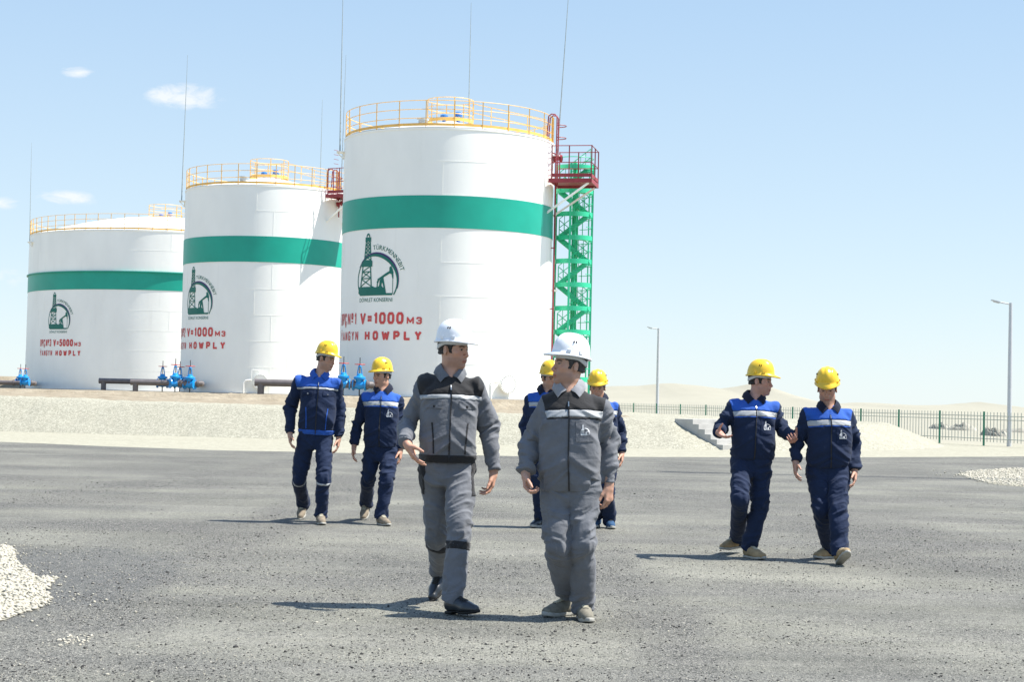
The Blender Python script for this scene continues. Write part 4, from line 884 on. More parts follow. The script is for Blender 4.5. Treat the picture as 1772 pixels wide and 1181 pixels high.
# ---------------------------------------------------------------- head
def rotm(yaw, pitch, roll): 
    m = Matrix.Rotation(R(yaw), 3, 'Z') @ Matrix.Rotation(R(pitch), 3, 'X') @ Matrix.Rotation(R(roll), 3, 'Y'); return np.array(m)
def head_field(F, c, Rm, s=1.0, jaw=1.0, nose=.985):
    T = lambda p: c+s*(Rm@np.asarray(p, float))
    L = lambda P: (P-c)@Rm/s
    def add(fn, k, rad=.2): F.add(lambda P: s*fn(L(P)), c-rad*s, c+rad*s, k*s)
    def cut(fn, k, rad=.2): F.cut(lambda P: s*fn(L(P)), c-rad*s, c+rad*s, k*s)
    H = Field((-.11, -.16, -.15), (.11, .13, .14), F.h/s)
    def A(fn, k): H.v = _smin(H.v, fn(GP), k)
    def Cc(fn, k): H.v = -_smin(-H.v, fn(GP), k)
    GP = H.grid()
    A(lambda P: d_ell(P, (0, .012, .035), (.075, .095, .085)), .01)
    A(lambda P: d_ell(P, (0, -.028, -.028), (.062, .062, .085)), .03)
    A(lambda P: d_ell(P, (0, -.030, -.074), (.048*jaw, .050, .040)), .03)
    A(lambda P: d_ell(P, (0, -.076, -.102), (.020, .015, .015)), .022)
    for x in (-1, 1):
        A(lambda P: d_ell(P, (x*.044*jaw, -.006, -.070), (.018, .026, .022)), .03)
        A(lambda P: d_ell(P, (x*.046, -.058, -.020), (.018, .018, .014)), .025)
        A(lambda P: d_cone(P, (x*.010, -.086, .021), (x*.040, -.074, .022), .009, .007), .014)
    A(lambda P: d_cone(P, (0, -.086, .012), (0, -.108*nose-.001, -.030), .0070, .0092), .010)
    A(lambda P: d_ell(P, (0, -.111*nose, -.034), (.0105, .0095, .0085)), .007)
    for x in (-1, 1): A(lambda P: d_ell(P, (x*.014, -.098, -.038), (.008, .010, .007)), .006)
    for x in (-1, 1):
        Cc(lambda P: d_ell(P, (x*.031, -.099, .004), (.019, .015, .011)), .012)
        A(lambda P: d_ell(P, (x*.031, -.0745, .003), (.0135, .0125, .0105)), .004)
        A(lambda P: d_cone(P, (x*.020, -.084, .0105), (x*.043, -.077, .010), .0045, .004), .005)
        Cc(lambda P: d_ell(P, (x*.006, -.108, -.045), (.0035, .006, .003)), .003)
    A(lambda P: d_ell(P, (0, -.083, -.060), (.026, .014, .018)), .015)
    A(lambda P: d_ell(P, (0, -.0935, -.0655), (.021, .0075, .005)), .005)
    A(lambda P: d_ell(P, (0, -.0925, -.0765), (.018, .0075, .0055)), .005)
    Cc(lambda P: d_ell(P, (0, -.103, -.0708), (.023, .008, .0016)), .004)
    for x in (-1, 1):
        a = R(22)*x; Re = np.array(((math.cos(a), -math.sin(a), 0), (math.sin(a), math.cos(a), 0), (0, 0, 1)))
        A(lambda P: d_ell(P, (x*.079, .010, -.006), (.0075, .019, .031), Re), .008)
        Cc(lambda P: d_ell(P, (x*.088, .004, -.002), (.006, .009, .017), Re), .006)
    # resample this head into the body field
    sl, P = F.sub(c-.17*s, c+.17*s); q = (L(P)-H.lo)/H.h; i = np.floor(q).astype(int); f = q-i
    ok = np.all((i >= 0) & (i < H.n-1), -1); i = np.clip(i, 0, H.n-2); r = 0
    for cc in _C:
        w = np.prod(np.where(cc, f, 1-f), -1); r = r+w*H.v[i[..., 0]+cc[0], i[..., 1]+cc[1], i[..., 2]+cc[2]]
    d = np.where(ok, r*s, .1).astype(np.float32); F.v[sl] = _smin(F.v[sl], d, .016)
def _smin(a, d, k): h = np.clip(k-np.abs(a-d), 0, None)/k; return np.minimum(a, d)-h*h*k*.25
def skin_tone(vs, c, Rm, s, base, stub, hands):
    q = (vs-c)@Rm/s; x, y, z = np.abs(q[:, 0]), q[:, 1], q[:, 2]; col = np.tile(np.asarray(base, float), (len(vs), 1)); face = (np.linalg.norm(q, axis=1) < .17)
    def blend(m, c2): col[:] = col*(1-m[:, None])+np.asarray(c2)*m[:, None]
    b = np.asarray(base)
    blend(face*np.exp(-((x-.045)/.02)**2-((z+.02)/.022)**2)*(y < -.03)*.35, b*V(1.12, .78, .72))
    blend(face*(y < -.085)*np.exp(-((z+.03)/.014)**2)*(x < .02)*.35, b*V(1.1, .8, .72))
    st = face*(sstep(-z, .040, .058)*sstep(-y, -.02, .02)+.0)*sstep(.125+z, 0, .02); blend(st*stub, b*V(.45, .46, .50))
    blend(face*np.exp(-((z+.0712)/.0078)**4)*(x < .021)*(y < -.078)*.8, b*V(.88, .50, .48))
    blend(face*np.exp(-((z+.0708)/.0020)**2)*(x < .022)*(y < -.078)*.9, (.06, .025, .02))
    br = face*np.exp(-((z-(.0205+.004*np.sin((x-.012)/.035*3.1)))/.0050)**4)*sstep(x, .009, .014)*(1-sstep(x, .045, .051))*(y < -.055); blend(br*.95, (.018, .013, .011))
    ey = face*((((x-.031)/.0135)**2+((z-.003)/.0058)**2) < 1)*(y < -.074); blend(ey*.75, (.22, .19, .17)); blend(face*((((x-.031)/.0062)**2+((z-.003)/.006)**2) < 1)*(y < -.074), (.012, .009, .008))
    blend(face*np.exp(-((z-.0095)/.0022)**2)*(np.abs(x-.031) < .015)*(y < -.07)*.8, (.03, .02, .018))
    for w in hands:
        d = np.linalg.norm(vs-w, axis=1); blend(np.exp(-(d/.10)**2)*.25, b*V(1.08, .85, .80))
    return col
def hat_mesh(name, c, Rm, s, m, parent, hz=.065):
    nth, vs = 64, []; th = np.linspace(0, 2*math.pi, nth, endpoint=False)
    zr, Hh = hz, .131
    def row(rho, h, off=0, brim=0, drop=0):
        f = np.cos(th); a = .101+off; b = np.where(f > 0, .118, .126)+off
        x = np.sin(th)*a*rho; y = -f*b*rho; z = np.full(nth, zr+h)
        if brim: pk = np.clip(f, 0, 1)**2.2; x = x+np.sin(th)*brim*.8; y = y-f*brim-pk*brim*3.9; z = z-drop-pk*.016-np.sin(th)**2*.0+(1-pk)*.0
        z = z - .012*(1-f)/2*(1-h/Hh)             # rim dips to the nape
        if h > .03 and not brim:
            w = sstep(h/Hh, .25, .7); z = z+w*(.006*np.exp(-(x/.016)**4)+.004*np.exp(-((np.abs(x)-.046)/.010)**4))*(np.abs(y) < .2)
        return np.column_stack([x, y, z])
    rows = [row(1, -.006, .0, .012, .004), row(1, -.001, .0, .013, .0), row(1, .004, .002), ]
    for i in range(1, 15): a = math.pi/2*i/15; rows.append(row(math.cos(a)**.78, .004+(Hh-.004)*math.sin(a)**.86))
    rows.append(row(.02, Hh)); inner = [row(.015, Hh-.006)]+[row(math.cos(a)**.78*.965, (Hh-.006)*math.sin(a)**.86) for a in np.linspace(math.pi/2*.93, 0, 8)]+[row(.965, -.008)]
    rows += inner; n = len(rows); vs = np.concatenate(rows); F = [(i*nth+k, (i)*nth+(k+1) % nth, (i+1)*nth+(k+1) % nth, (i+1)*nth+k) for i in range(n-1) for k in range(nth)]
    F += [((n-1)*nth+k, (n-1)*nth+(k+1) % nth, (k+1) % nth, k) for k in range(nth)]
    W = lambda q: c+s*(np.asarray(q)@Rm.T)
    o = mesh_np(name, W(vs), np.array(F), m, parent)
    b = MB()                                      # side lugs and raised moulding line
    for x in (-1, 1):
        for ang in (62, 100):
            t = R(ang)*x; p = V(math.sin(t)*.101, -math.cos(t)*(.118 if ang < 90 else .124), zr+.014); d = unit(V(p[0], p[1], 0)); b.box(W(p+d*.003), (s*.024, s*.010, s*.018), (Rm@unit(np.cross((0, 0, 1), d)), Rm@d, Rm@V(0, 0, 1)))
    b.build('side_lug', m, o)
    if m == 'hatw' or True:
        b = MB(); pts = []
        for x in (-1, 1):
            pts = [W(V(x*(.111-.030*t*t-.0*t), -.058-.055*t-.0, zr+.016+.100*t)) for t in np.linspace(0, 1, 8)]
    v = MB()
    for x in (-1, 1):
        for dy in (-.012, .004):
            p = V(x*.0885, dy-.016, zr+.075); d = unit(V(x*.9, 0, .45)); v.box(W(p), (s*.010, s*.005, s*.013), (Rm@V(.0, 0, 1)*0+Rm@d, Rm@V(0, 1, 0), Rm@unit(np.cross(d, (0, 1, 0)))))
    v.build('vent_slot', 'dark', o)
    h = MB(); h.lathe([(1, .020), (1.02, .020), (1.02, -.012), (1, -.012), (1, .020)], n=40); hv = np.array(h.v); hv[:, 0] *= .083; hv[:, 1] = hv[:, 1]*.102+.012; hv[:, 2] = hv[:, 2]+zr-.020-.034*sstep(hv[:, 1], 0, .1)
    mesh_np('hat_suspension', W(hv), h.f, 'band', o)
    return o
def hair_mesh(c, Rm, s, m, parent, h=.0045, side=.0):
    F = Field((-.1, -.12, -.11), (.1, .13, .11), h); P = F.grid(); x, y, z = P[..., 0], P[..., 1], P[..., 2]; n = fbm(P*90, 3, 2)*.0022
    d = d_ell(P, (0, .014, .033), (.0805, .101, .091))-n
    d2 = np.minimum(d_ell(P, (0, .03, -.02), (.070, .078, .060))-n, d); d = np.where(y > .0, d2, d)
    line = -.030+.055*sstep(-y, -.005, .045)+n*2             # hairline: nape low, temples high
    d = np.maximum(d, line-z); d = np.maximum(d, -(y+.070-.0*z)+np.where(z > .05, 0, .012))
    hd_ = np.minimum(d_ell(P, (0, .012, .035), (.075, .095, .085)), d_ell(P, (0, -.028, -.028), (.062, .062, .085)))-.004; sb = np.maximum(np.maximum(np.abs(hd_)-.004, np.abs(y+.026)-.012), np.maximum(np.abs(z-.008)-.030, .04-np.abs(x))); d = np.minimum(d, sb+n)
    ear = d_ell(P*V(1, 1, 1), (0, .010, -.006), (.2, .021, .032)); d = np.maximum(d, -np.where(np.abs(x) > .06, ear, 1))
    vs, Q = surface(d.astype(np.float32), F.lo, F.h); return mesh_np('hair', c+s*(relax(vs, Q, 1)@Rm.T), Q, m, parent)

# ---------------------------------------------------------------- hand
def hand(F, W, f, n, right, curl, s=1.0, thumb=(.55, .8, .25), spread=1.0):
    f = unit(f); n = unit(np.asarray(n, float)-f*np.dot(n, f)); t = np.cross(f, n)*(1 if right else -1); W = np.asarray(W, float)
    off = (.031, .0105, -.0105, -.030); ln = (.95, 1.04, .98, .78); kn = (.090, .094, .090, .082)
    for o, k in zip(off, kn): F.cone(W+s*(f*.010+t*o*.55), W+s*(f*k+t*o), s*.015, s*.0112, .014)
    F.cone(W+s*(f*.03+n*.006), W+s*(f*.07+n*.004), s*.020, s*.018, .015)
    for i, (o, L, k) in enumerate(zip(off, ln, kn)):
        p = W+s*(f*k+t*o); a = 0; r = s*.0092*(1 if i < 3 else .87); cu = curl if np.isscalar(curl) else curl[i]
        d0 = unit(f+t*o*3.2*spread)
        for j, sg in enumerate((.044, .027, .021)):
            a += R(cu)*(1, 1.15, .75)[j]; d = d0*math.cos(a)+n*math.sin(a); q = p+d*sg*L*s; F.cone(p, q, r, r*.90, .0045); p = q; r *= .90
    b = W+s*(f*.022+t*.022+n*.006); d = unit(f*thumb[0]+t*thumb[1]+n*thumb[2]); q = b+d*.046*s; F.cone(b, q, s*.0165, s*.0125, .012)
    d = unit(d+f*.45+n*.12); r_ = q+d*.034*s; F.cone(q, r_, s*.0115, s*.0102, .005); d = unit(d+f*.25+n*.1); F.cone(r_, r_+d*.026*s, s*.0102, s*.0082, .004)

# ---------------------------------------------------------------- shoes
def shoe_parts(kind):
    F = Field((-.07, -.25, -.02), (.07, .10, .17), .0055)
    hi = kind in ('boot',)
    F.cone(V(0, .035, .052), V(0, -.02, .055), .038, .042, .03); F.cone(V(0, -.02, .052), V(0, -.12, .036), .042, .040, .03); F.cone(V(0, -.12, .034), V(.004, -.185, .030), .042, .032 if kind == 'dress' else .036, .03)
    F.cone(V(0, .028, .06), V(0, .020, .115 if not hi else .14), .038, .038, .03); F.cone(V(0, 0, .085), V(0, -.07, .055), .030, .030, .03)
    F.cut(lambda P: P[..., 2]-.020, (-.1, -.3, -.1), (.1, .2, .03), .006)
    F.cut(lambda P: -(P[..., 2]-(.110 if not hi else .14)), (-.1, -.1, .09), (.1, .1, .2), .006)
    up_ = surface(F.v, F.lo, F.h); up_ = (relax(*up_, 2), up_[1])
    S = Field((-.07, -.26, -.02), (.07, .10, .05), .005); P = S.grid(); y = P[..., 1]; xc = np.interp(y, [-.22, -.12, 0, .08], [.006, .004, 0, 0])
    w = np.interp(y, [-.232, -.222, -.19, -.13, -.04, .03, .07, .082], [0, .018, .038, .048, .040, .039, .028, 0]) if kind != 'dress' else np.interp(y, [-.236, -.226, -.19, -.13, -.04, .03, .07, .082], [0, .012, .028, .041, .034, .036, .025, 0])
    th = .027 if kind == 'trainer' else .023 if kind == 'boot' else .020; heel = np.where((y < -.01) & (y > -.06) & (kind == 'dress'), .011, 0)
    rock = .012*sstep(-y, .13, .23)
    d = np.maximum(np.abs(P[..., 0]-xc)-w, np.maximum(rock+heel-P[..., 2], P[..., 2]-th-rock)); so_ = surface(np.clip(d, -.05, .05).astype(np.float32), S.lo, S.h); so_ = (relax(*so_, 2), so_[1])
    l = MB(); bv = BVHTree.FromPolygons([Vector(p) for p in up_[0]], up_[1].tolist())
    def top(x, y, o=.003):
        r_ = bv.ray_cast(Vector((x, y, .3)), Vector((0, 0, -1)))[0]; return V(x, y, (r_.z if r_ is not None else .08)+o)
    for k in range(5):
        y = -.118+k*.017; w_ = .017+.0012*k
        l.path([top(x, y+dy) for x, dy in ((-w_, .004), (-w_*.5, .001), (0, 0), (w_*.5, .001), (w_, .004))], .0036, 6); l.path([top(x, y+.004+.010*(x/w_+1)/2, .005) for x in np.linspace(-w_, w_, 5)], .003, 6)
    tg = [top(x, y, .0012) for y in np.linspace(-.128, -.03, 12) for x in np.linspace(-.0155, .0155, 5)]; tf = [(j*5+i, j*5+i+1, j*5+i+6, j*5+i+5) for j in range(11) for i in range(4)]
    return up_, so_, (np.array(l.v), l.f), (np.array(tg), tf)
SHOE = {k: shoe_parts(k) for k in ('dress', 'trainer', 'boot')}
def shoe(parent, kind, mu, ms, Wm, t):
    up_, so_, la, tg = SHOE[kind]; X = lambda v: v@Wm.T+t
    o = mesh_np('shoe', X(up_[0]), up_[1], mu, parent); mesh_np('shoe_sole', X(so_[0]), so_[1], ms, o)
    if kind != 'dress': mesh_np('shoe_tongue', X(tg[0]), tg[1], 'blacksole' if mu in ('olive', 'leather') else mu, o)
    mesh_np('shoe_laces', X(la[0]), la[1], 'lace' if mu in ('leather', 'bluesh') else 'place', o, smooth=False)

# ---------------------------------------------------------------- a clothed person
def person(label, Y, J, feet, yaw, hd, style, hat, shoes, w=1.0, fine=False, hands=None, base=(.47, .265, .18), stub=.35, hair='hair', hs=1.0, collar_red=False, prof=None, leg=(.092, .074, .070, .065), sl=(.061, .057, .053, .043), seed=1, dz=0, hat_z=.064):
    """J: joints as survey points (px, py, depth offset); feet: two (px, py, contact, heading, pitch)."""
    J = {k: U(p[0], p[1], Y+(p[2] if len(p) > 2 else 0)) for k, p in J.items()}
    root = V((J['pelvis'][0]), Y, 0); J = {k: p-root for k, p in J.items()}
    T = thing('person', label, 'person', root, 'workers walking across the yard')
    Z = V(0, 0, 1); ez = unit(J['neck']-J['pelvis']); sx = J['shL']-J['shR']; sx = unit(V(math.cos(R(yaw)), math.sin(R(yaw)), 0)); ex = unit(sx-ez*np.dot(sx, ez)); ey = np.cross(ez, ex)
    neck, pel = J['neck'], J['pelvis']; hemz = J['hem'][2]; t_h = (hemz-pel[2])/(neck[2]-pel[2]); H = pel+(neck-pel)*t_h; Lt = np.linalg.norm(neck-H)
    # feet
    ft = {}
    for k, (px, py, con, hd_, pit) in zip(('R', 'L'), feet):
        g = G(px, py)-root; Wm = np.array(Matrix.Rotation(R(hd_), 3, 'Z') @ Matrix.Rotation(R(pit), 3, 'X')); cp = {'toe': V(0, -.20, .004), 'ball': V(0, -.13, 0), 'heel': V(0, .06, 0), 'air': V(0, -.13, 0)}[con]
        t = g-Wm@cp; t[2] += dz if con != 'air' else .035; ft[k] = (Wm, t); J['an'+k] = t+Wm@V(0, .022, .10)
    h = .0065 if fine else .0085
    # ---- trousers
    hipw = .088*w; hip = {'R': pel-ex*hipw-ez*.0, 'L': pel+ex*hipw}
    lo = np.min([pel]+[J['an'+k] for k in 'RL']+[J['kn'+k] for k in 'RL'], 0)-V(.2, .24, .12); hi_ = np.max([pel]+[J['an'+k] for k in 'RL']+[J['kn'+k] for k in 'RL'], 0)+V(.2, .24, .22)
    F = Field(lo, hi_, h)
    pw = .172*w
    def pelvis_d(P):
        q = P-pel; x, y, z = q@ex, q@ey, q@ez; a = np.interp(z, [-.16, -.08, .02, .14], [.13*w, pw, pw, .158*w]); b = np.interp(z, [-.16, -.08, .02, .14], [.10, .128, .122, .115])
        r = (np.abs(x/a)**2.3+np.abs((y-.012)/b)**2.3)**(1/2.3); return np.maximum((r-1)*b, np.maximum(z-.15, -.13-z))
    F.add(pelvis_d, pel-.3, pel+.3, .02)
    legs = {}
    for k in 'RL':
        kn, an = J['kn'+k], J['an'+k]; Wm, t = ft[k]; end = t+Wm@V(0, .018, .068); legs[k] = (hip[k], kn, end)
        mid = (kn+end)/2; F.chain([hip[k]+V(0, 0, -.02), hip[k]*.5+kn*.5, kn, mid, end-(end-mid)*.1, end], [leg[0], leg[0]*.55+leg[1]*.48, leg[1], leg[2], leg[3], leg[3]*1.04], .022)
    for k in 'RL':
        hp, kn, end = legs[k]; d = unit(end-kn); Wm, t = ft[k]; nrm = unit(d*.75+unit(t+Wm@V(0, -.1, .0)-(t+Wm@V(0, .1, .0)))*-.28)
        F.cut(lambda P: -((P-end)@nrm), end-.16, end+.16, .006)
    gm = F.grid()
    def leg_s(P, k):                                       # (distance along, radial coords) for folds
        hp, kn, end = legs[k]; out = []
        for a, b, s0 in ((hp, kn, 0), (kn, end, np.linalg.norm(kn-hp))):
            ab = b-a; L = np.linalg.norm(ab); t = np.clip((P-a)@ab/L/L, 0, 1); r = P-a-t[:, None]*ab; out.append((np.linalg.norm(r, axis=1), s0+t*L, r))
        m = out[0][0] < out[1][0]; return np.where(m, out[0][1], out[1][1]), np.where(m[:, None], out[0][2], out[1][2]), np.minimum(out[0][0], out[1][0])
    def folds(vs, nv, limbs, amp):
        """soft cloth creases: stretched noise running round each limb, deepest at the joints and hems."""
        best = np.full(len(vs), 1e9); disp = np.zeros(len(vs)); dirs = nv.copy()
        for li, (pts, aj, e) in enumerate(limbs):
            S = 0; dmin = np.full(len(vs), 1e9); ss = np.zeros(len(vs)); rr = np.zeros((len(vs), 3)); js = []
            for a, b in zip(pts[:-1], pts[1:]):
                ab = b-a; L = max(np.linalg.norm(ab), 1e-6); t = np.clip((vs-a)@ab/L/L, 0, 1); r = vs-a-t[:, None]*ab; d = np.linalg.norm(r, axis=1); m = d < dmin
                dmin = np.where(m, d, dmin); ss = np.where(m, S+t*L, ss); rr = np.where(m[:, None], r, rr); S += L; js.append(S)
            A = e+sum(aj_*np.exp(-((ss-s_)/w_)**2) for s_, w_, aj_ in aj(S, js))
            q = np.column_stack([rr[:, 0]*9, rr[:, 1]*9, ss*15+rr[:, 0]*7*(1 if li % 2 else -1)]); q = q+.55*np.column_stack([vnoise(q*.6, seed+5), vnoise(q*.6, seed+6), vnoise(q*.8, seed+7)])
            n1 = 1-2*np.abs(vnoise(q, seed+11+li)); n2 = 1-2*np.abs(vnoise(q*V(1.7, 1.7, 2.1)+4, seed+17+li)); n3 = 1.6*fbm(np.column_stack([rr*8, ])+ss[:, None]*4, seed+23+li, 2)
            dd = A*(n1*.75+n2*.42-.25)+.0045*n3; m = dmin < best; disp = np.where(m, dd, disp); best = np.where(m, dmin, best); rl = np.linalg.norm(rr, axis=1)[:, None]; dirs = np.where(m[:, None] & (rl > .02), rr/np.maximum(rl, .02), dirs)
        return vs+dirs*(disp*amp)[:, None]
    def leg_aj(S, js): k = js[0]; return ((0.02, .12, .010), (k, .13, .013), (S-.05, .12, .014), (.22, .14, .007))
    def fold_leg(vs, nv): return folds(vs, nv, [(legs['R'], leg_aj, .0028), (legs['L'], leg_aj, .0028)], 1.12)
    def finish(v, name, m, par, fold, it=1, G_=None):
        vs, Q = surface(v, F.lo if G_ is None else G_.lo, h); vs = relax(vs, Q, it); nv = normals(vs, Q); vs = fold(vs, nv); vs = relax(vs, Q, 1, .3); return mesh_np(name, vs, Q, m, par)
    tr_m = {'A': 'grey', 'B': 'grey', 'N': 'navy', 'M': 'navy'}[style]
    tro = finish(F.v, 'trousers', tr_m, T, fold_leg)
    gp = gm.reshape(-1, 3)
    for k in 'RL':
        if style in 'AN':
            hp, kn, end = legs[k]; d = unit(end-kn); sdist = ((gp-kn)@d).reshape(F.v.shape); side_x = ((gp-pel)@ex).reshape(F.v.shape)
            s0, bw = (.075, .026) if style == 'A' else (.035, .014); near = (d_cone(gm, kn, end, .14, .14))
            v = np.maximum(np.maximum(F.v-.004, np.abs(sdist-s0)-bw), near); b_ = finish(v.astype(np.float32), 'knee_band', 'blackc' if style == 'A' else 'reflect', tro, fold_leg)
    if style == 'A':
        for s in (-1, 1):
            q = gp-pel; v = np.maximum(np.maximum(F.v-.0035, .143*w-s*(q@ex).reshape(F.v.shape)), np.abs((q@ez).reshape(F.v.shape)+.03)-.16); finish(v.astype(np.float32), 'side_pocket', 'blackc', tro, fold_leg)
    # ---- jacket
    pr = prof or [(0, .168, .118), (.07, .180, .130), (.25, .186, .140), (.50, .184, .138), (.70, .186, .130), (.83, .172, .116), (.92, .120, .096), (1.0, .074, .080), (1.05, .066, .072)]
    pt, pa, pb = (np.array(x) for x in zip(*pr)); pa = pa*w
    def torso_d(P):
        q = P-H; z = (q@ez)/Lt; x = q@ex; a = np.interp(z, pt, pa); b = np.interp(z, pt, pb); yc = np.interp(z, [0, .3, .7, 1], [.0, -.022, -.012, .012]); y = q@ey-yc
        r = (np.abs(x/a)**2.4+np.abs(y/b)**2.4)**(1/2.4); return np.maximum((r-1)*np.minimum(a, b)*.9, np.maximum((z-1.03)*Lt, -z*Lt))
    arms = {k: (J['sh'+k], J['el'+k], J['wr'+k]) for k in 'RL'}; allp = np.array([H, neck]+[p for k in 'RL' for p in arms[k]])
    J0 = Field(allp.min(0)-V(.28, .22, .10), allp.max(0)+V(.28, .22, .12), h); J0.add(torso_d, allp.min(0)-.3, allp.max(0)+.3, .01)
    for k in 'RL':
        a, b, c = arms[k]; J0.chain([a, a*.5+b*.5, b, b*.45+c*.55, c*.88+b*.12, c], [sl[0], sl[1]*1.02, sl[1], sl[2], sl[3]*1.12, sl[3]], .022)
        # shoulder yoke: fill between neck and shoulder
        J0.cone(neck*.55+a*.45-ez*.034, a-ez*.002, .052, sl[0]*.90, .03)
        d = unit(c-b); J0.cut(lambda P: -((P-c)@d), c-.09, c+.09, .004)
    nv_ = neck-ey*.085+ez*.050; Rn = np.column_stack([ex, ey, ez]); J0.cut(lambda P: d_ell(P, nv_, (.043, .080, .068), Rn), nv_-.09, nv_+.09, .012)
    def arm_aj(S, js): k = js[0]; return ((.03, .10, .006), (k, .10, .012), (S-.03, .09, .011), (k*.6, .1, .005))
    def fold_j(vs, nv):
        n0 = folds(vs, nv, [(arms['R'], arm_aj, .002), (arms['L'], arm_aj, .002)], 1.45)
        q = vs-H; z = (q@ez)/Lt; x = q@ex; da = np.minimum(*[np.minimum(d_cone(vs, *arms[k][:2], 0, 0), d_cone(vs, *arms[k][1:], 0, 0)) for k in 'RL'])
        isT = sstep(da, .075, .11)
        g = np.column_stack([x*6+z*3*np.sign(x), q@ey*6, z*Lt*12+np.abs(x)*7]); g = g+.5*np.column_stack([vnoise(g*.7, seed+31), vnoise(g*.7, seed+32), vnoise(g*.7, seed+33)])
        A = .006+.010*np.exp(-((z-.14)/.18)**2)+.008*np.exp(-((z-.62)/.16)**2)*sstep(np.abs(x), .05, .15)
        dt = A*((1-2*np.abs(vnoise(g, seed+41)))*.8+(1-2*np.abs(vnoise(g*1.9+3, seed+42)))*.35-.25)+.010*fbm(g*V(.45, .45, .30), seed+43, 2)
        dt = dt*(1-sstep(z, .80, .92)*.6); rad = (q@ex)[:, None]*ex/.034+(q@ey)[:, None]*ey/.018; rad = rad/np.maximum(np.linalg.norm(rad, axis=1), 1e-6)[:, None]; up3 = sstep(z, .86, .98)[:, None]; rad = rad*(1-up3)+nv*up3; return n0*(1-isT)[:, None]+(vs+rad*dt[:, None])*isT[:, None]
    jm = {'A': 'grey', 'B': 'grey', 'N': 'navy', 'M': 'navy'}[style]; jac = finish(J0.v, 'jacket', jm, T, fold_j, G_=J0)
    gj = J0.grid(); q = gj-H; zz = q@ez; xx = q@ex; yy = q@ey
    zy, sw, gap = {'A': (Lt*.775, .028, .0), 'B': (Lt*.800, .046, .0), 'N': (Lt*.800, .024, 0), 'M': (Lt*.800, .050, 0)}[style]
    xr, xl = (arms['R'][0]-H)@ex, (arms['L'][0]-H)@ex
    so_ = (.048 if style == 'A' else .026)+np.clip(zz-zy, -.1, .2)*.22; seam = np.maximum(xr-so_-xx, xx-(xl+so_))
    curve = .010*(xx/.18)**2
    yo = np.maximum(np.maximum(J0.v-.0035, zy-curve-zz), seam); layers = [jac]
    layers.append(finish(yo.astype(np.float32), 'shoulder_yoke', 'blackc' if style in 'AB' else 'royal', jac, fold_j, G_=J0))
    if style in 'BM':
        ed = np.maximum(np.maximum(J0.v-.0037, np.abs(zz-(zy-sw-.003-curve))-.008), seam); layers.append(finish(ed.astype(np.float32), 'stripe_edging', 'blackc' if style == 'B' else 'royal', jac, fold_j, G_=J0))
    stp = np.maximum(np.maximum(J0.v-.0050, np.abs(zz-(zy-sw/2-curve))-sw/2), seam); layers.append(finish(stp.astype(np.float32), 'reflective_stripe', 'reflect', jac, fold_j, G_=J0))
    if style in 'AN':
        hb = np.maximum(np.maximum(J0.v-.004, np.abs(zz-.022)-.026), torso_d(gj)-.012); layers.append(finish(hb.astype(np.float32), 'waistband', 'blackc' if style == 'A' else 'royal', jac, fold_j, G_=J0))
    vv, ff, k0 = [], [], 0
    for o in layers:
        n = len(o.data.vertices); a = np.empty(n*3, np.float32); o.data.vertices.foreach_get('co', a); vv += [Vector(p) for p in a.reshape(-1, 3)]; m_ = len(o.data.polygons); b = np.empty(m_*4, np.int32); o.data.polygons.foreach_get('vertices', b); ff += (b.reshape(-1, 4)+k0).tolist(); k0 += n
    BV = BVHTree.FromPolygons(vv, ff)
    def on_front(x, z, off): 
        p = H+ex*x+ez*z-ey*.6; r = BV.ray_cast(Vector(p), Vector(ey))[0]
        return (np.array(r) if r is not None else H+ex*x+ez*z-ey*.13)-ey*off
    def strip(name, pts, wd, m, off=.003, th=.003, n=24):
        pts = np.array(pts, float); s = np.linspace(0, len(pts)-1, n); X_ = np.interp(s, range(len(pts)), pts[:, 0]); Z_ = np.interp(s, range(len(pts)), pts[:, 1]); vs, fs = [], []
        for i in range(n):
            d = unit(V(X_[min(i+1, n-1)]-X_[max(i-1, 0)], Z_[min(i+1, n-1)]-Z_[max(i-1, 0)], 0)); nx_, nz_ = -d[1]*wd/2, d[0]*wd/2
            a, b = on_front(X_[i]+nx_, Z_[i]+nz_, off), on_front(X_[i]-nx_, Z_[i]-nz_, off); vs += [a, b, b+ey*(th+.004), a+ey*(th+.004)]
        for i in range(n-1):
            for j in range(4): fs.append((i*4+j, i*4+(j+1) % 4, i*4+4+(j+1) % 4, i*4+4+j))
        fs += [(0, 3, 2, 1), (4*n-4, 4*n-3, 4*n-2, 4*n-1)]
        return mesh_np(name, vs, fs, m, jac, smooth=False)
    def patch(name, x0, x1, z0, z1, m, off=.005, nx_=22, nz_=16, cut=0):
        vs, fs = [], []
        for j in range(nz_+1):
            for i in range(nx_+1):
                u, v_ = i/nx_, j/nz_; x = x0+(x1-x0)*u; z = z0+(z1-z0)*v_+cut*(1-v_)*(abs(u-.5)*2)**1.5; vs.append(on_front(x, z, off))
        n1 = len(vs); vs += [p+ey*(off+.003) for p in vs]; W_ = nx_+1
        for j in range(nz_):
            for i in range(nx_): a = j*W_+i; fs.append((a, a+1, a+W_+1, a+W_)); fs.append((n1+a, n1+a+W_, n1+a+W_+1, n1+a+1))
        rim = [i for i in range(W_)]+[j*W_+nx_ for j in range(1, nz_+1)]+[nz_*W_+i for i in range(nx_-1, -1, -1)]+[j*W_ for j in range(nz_-1, 0, -1)]
        for a, b in zip(rim, rim[1:]+rim[:1]): fs.append((a, n1+a, n1+b, b))
        return mesh_np(name, vs, fs, m, jac, smooth=False)
    zt = Lt*.925
    strip('zip', [(0.0, Lt*.885), (.003, Lt*.7), (-.002, Lt*.35), (0, .004)], .0085, 'zip', .005, n=40)
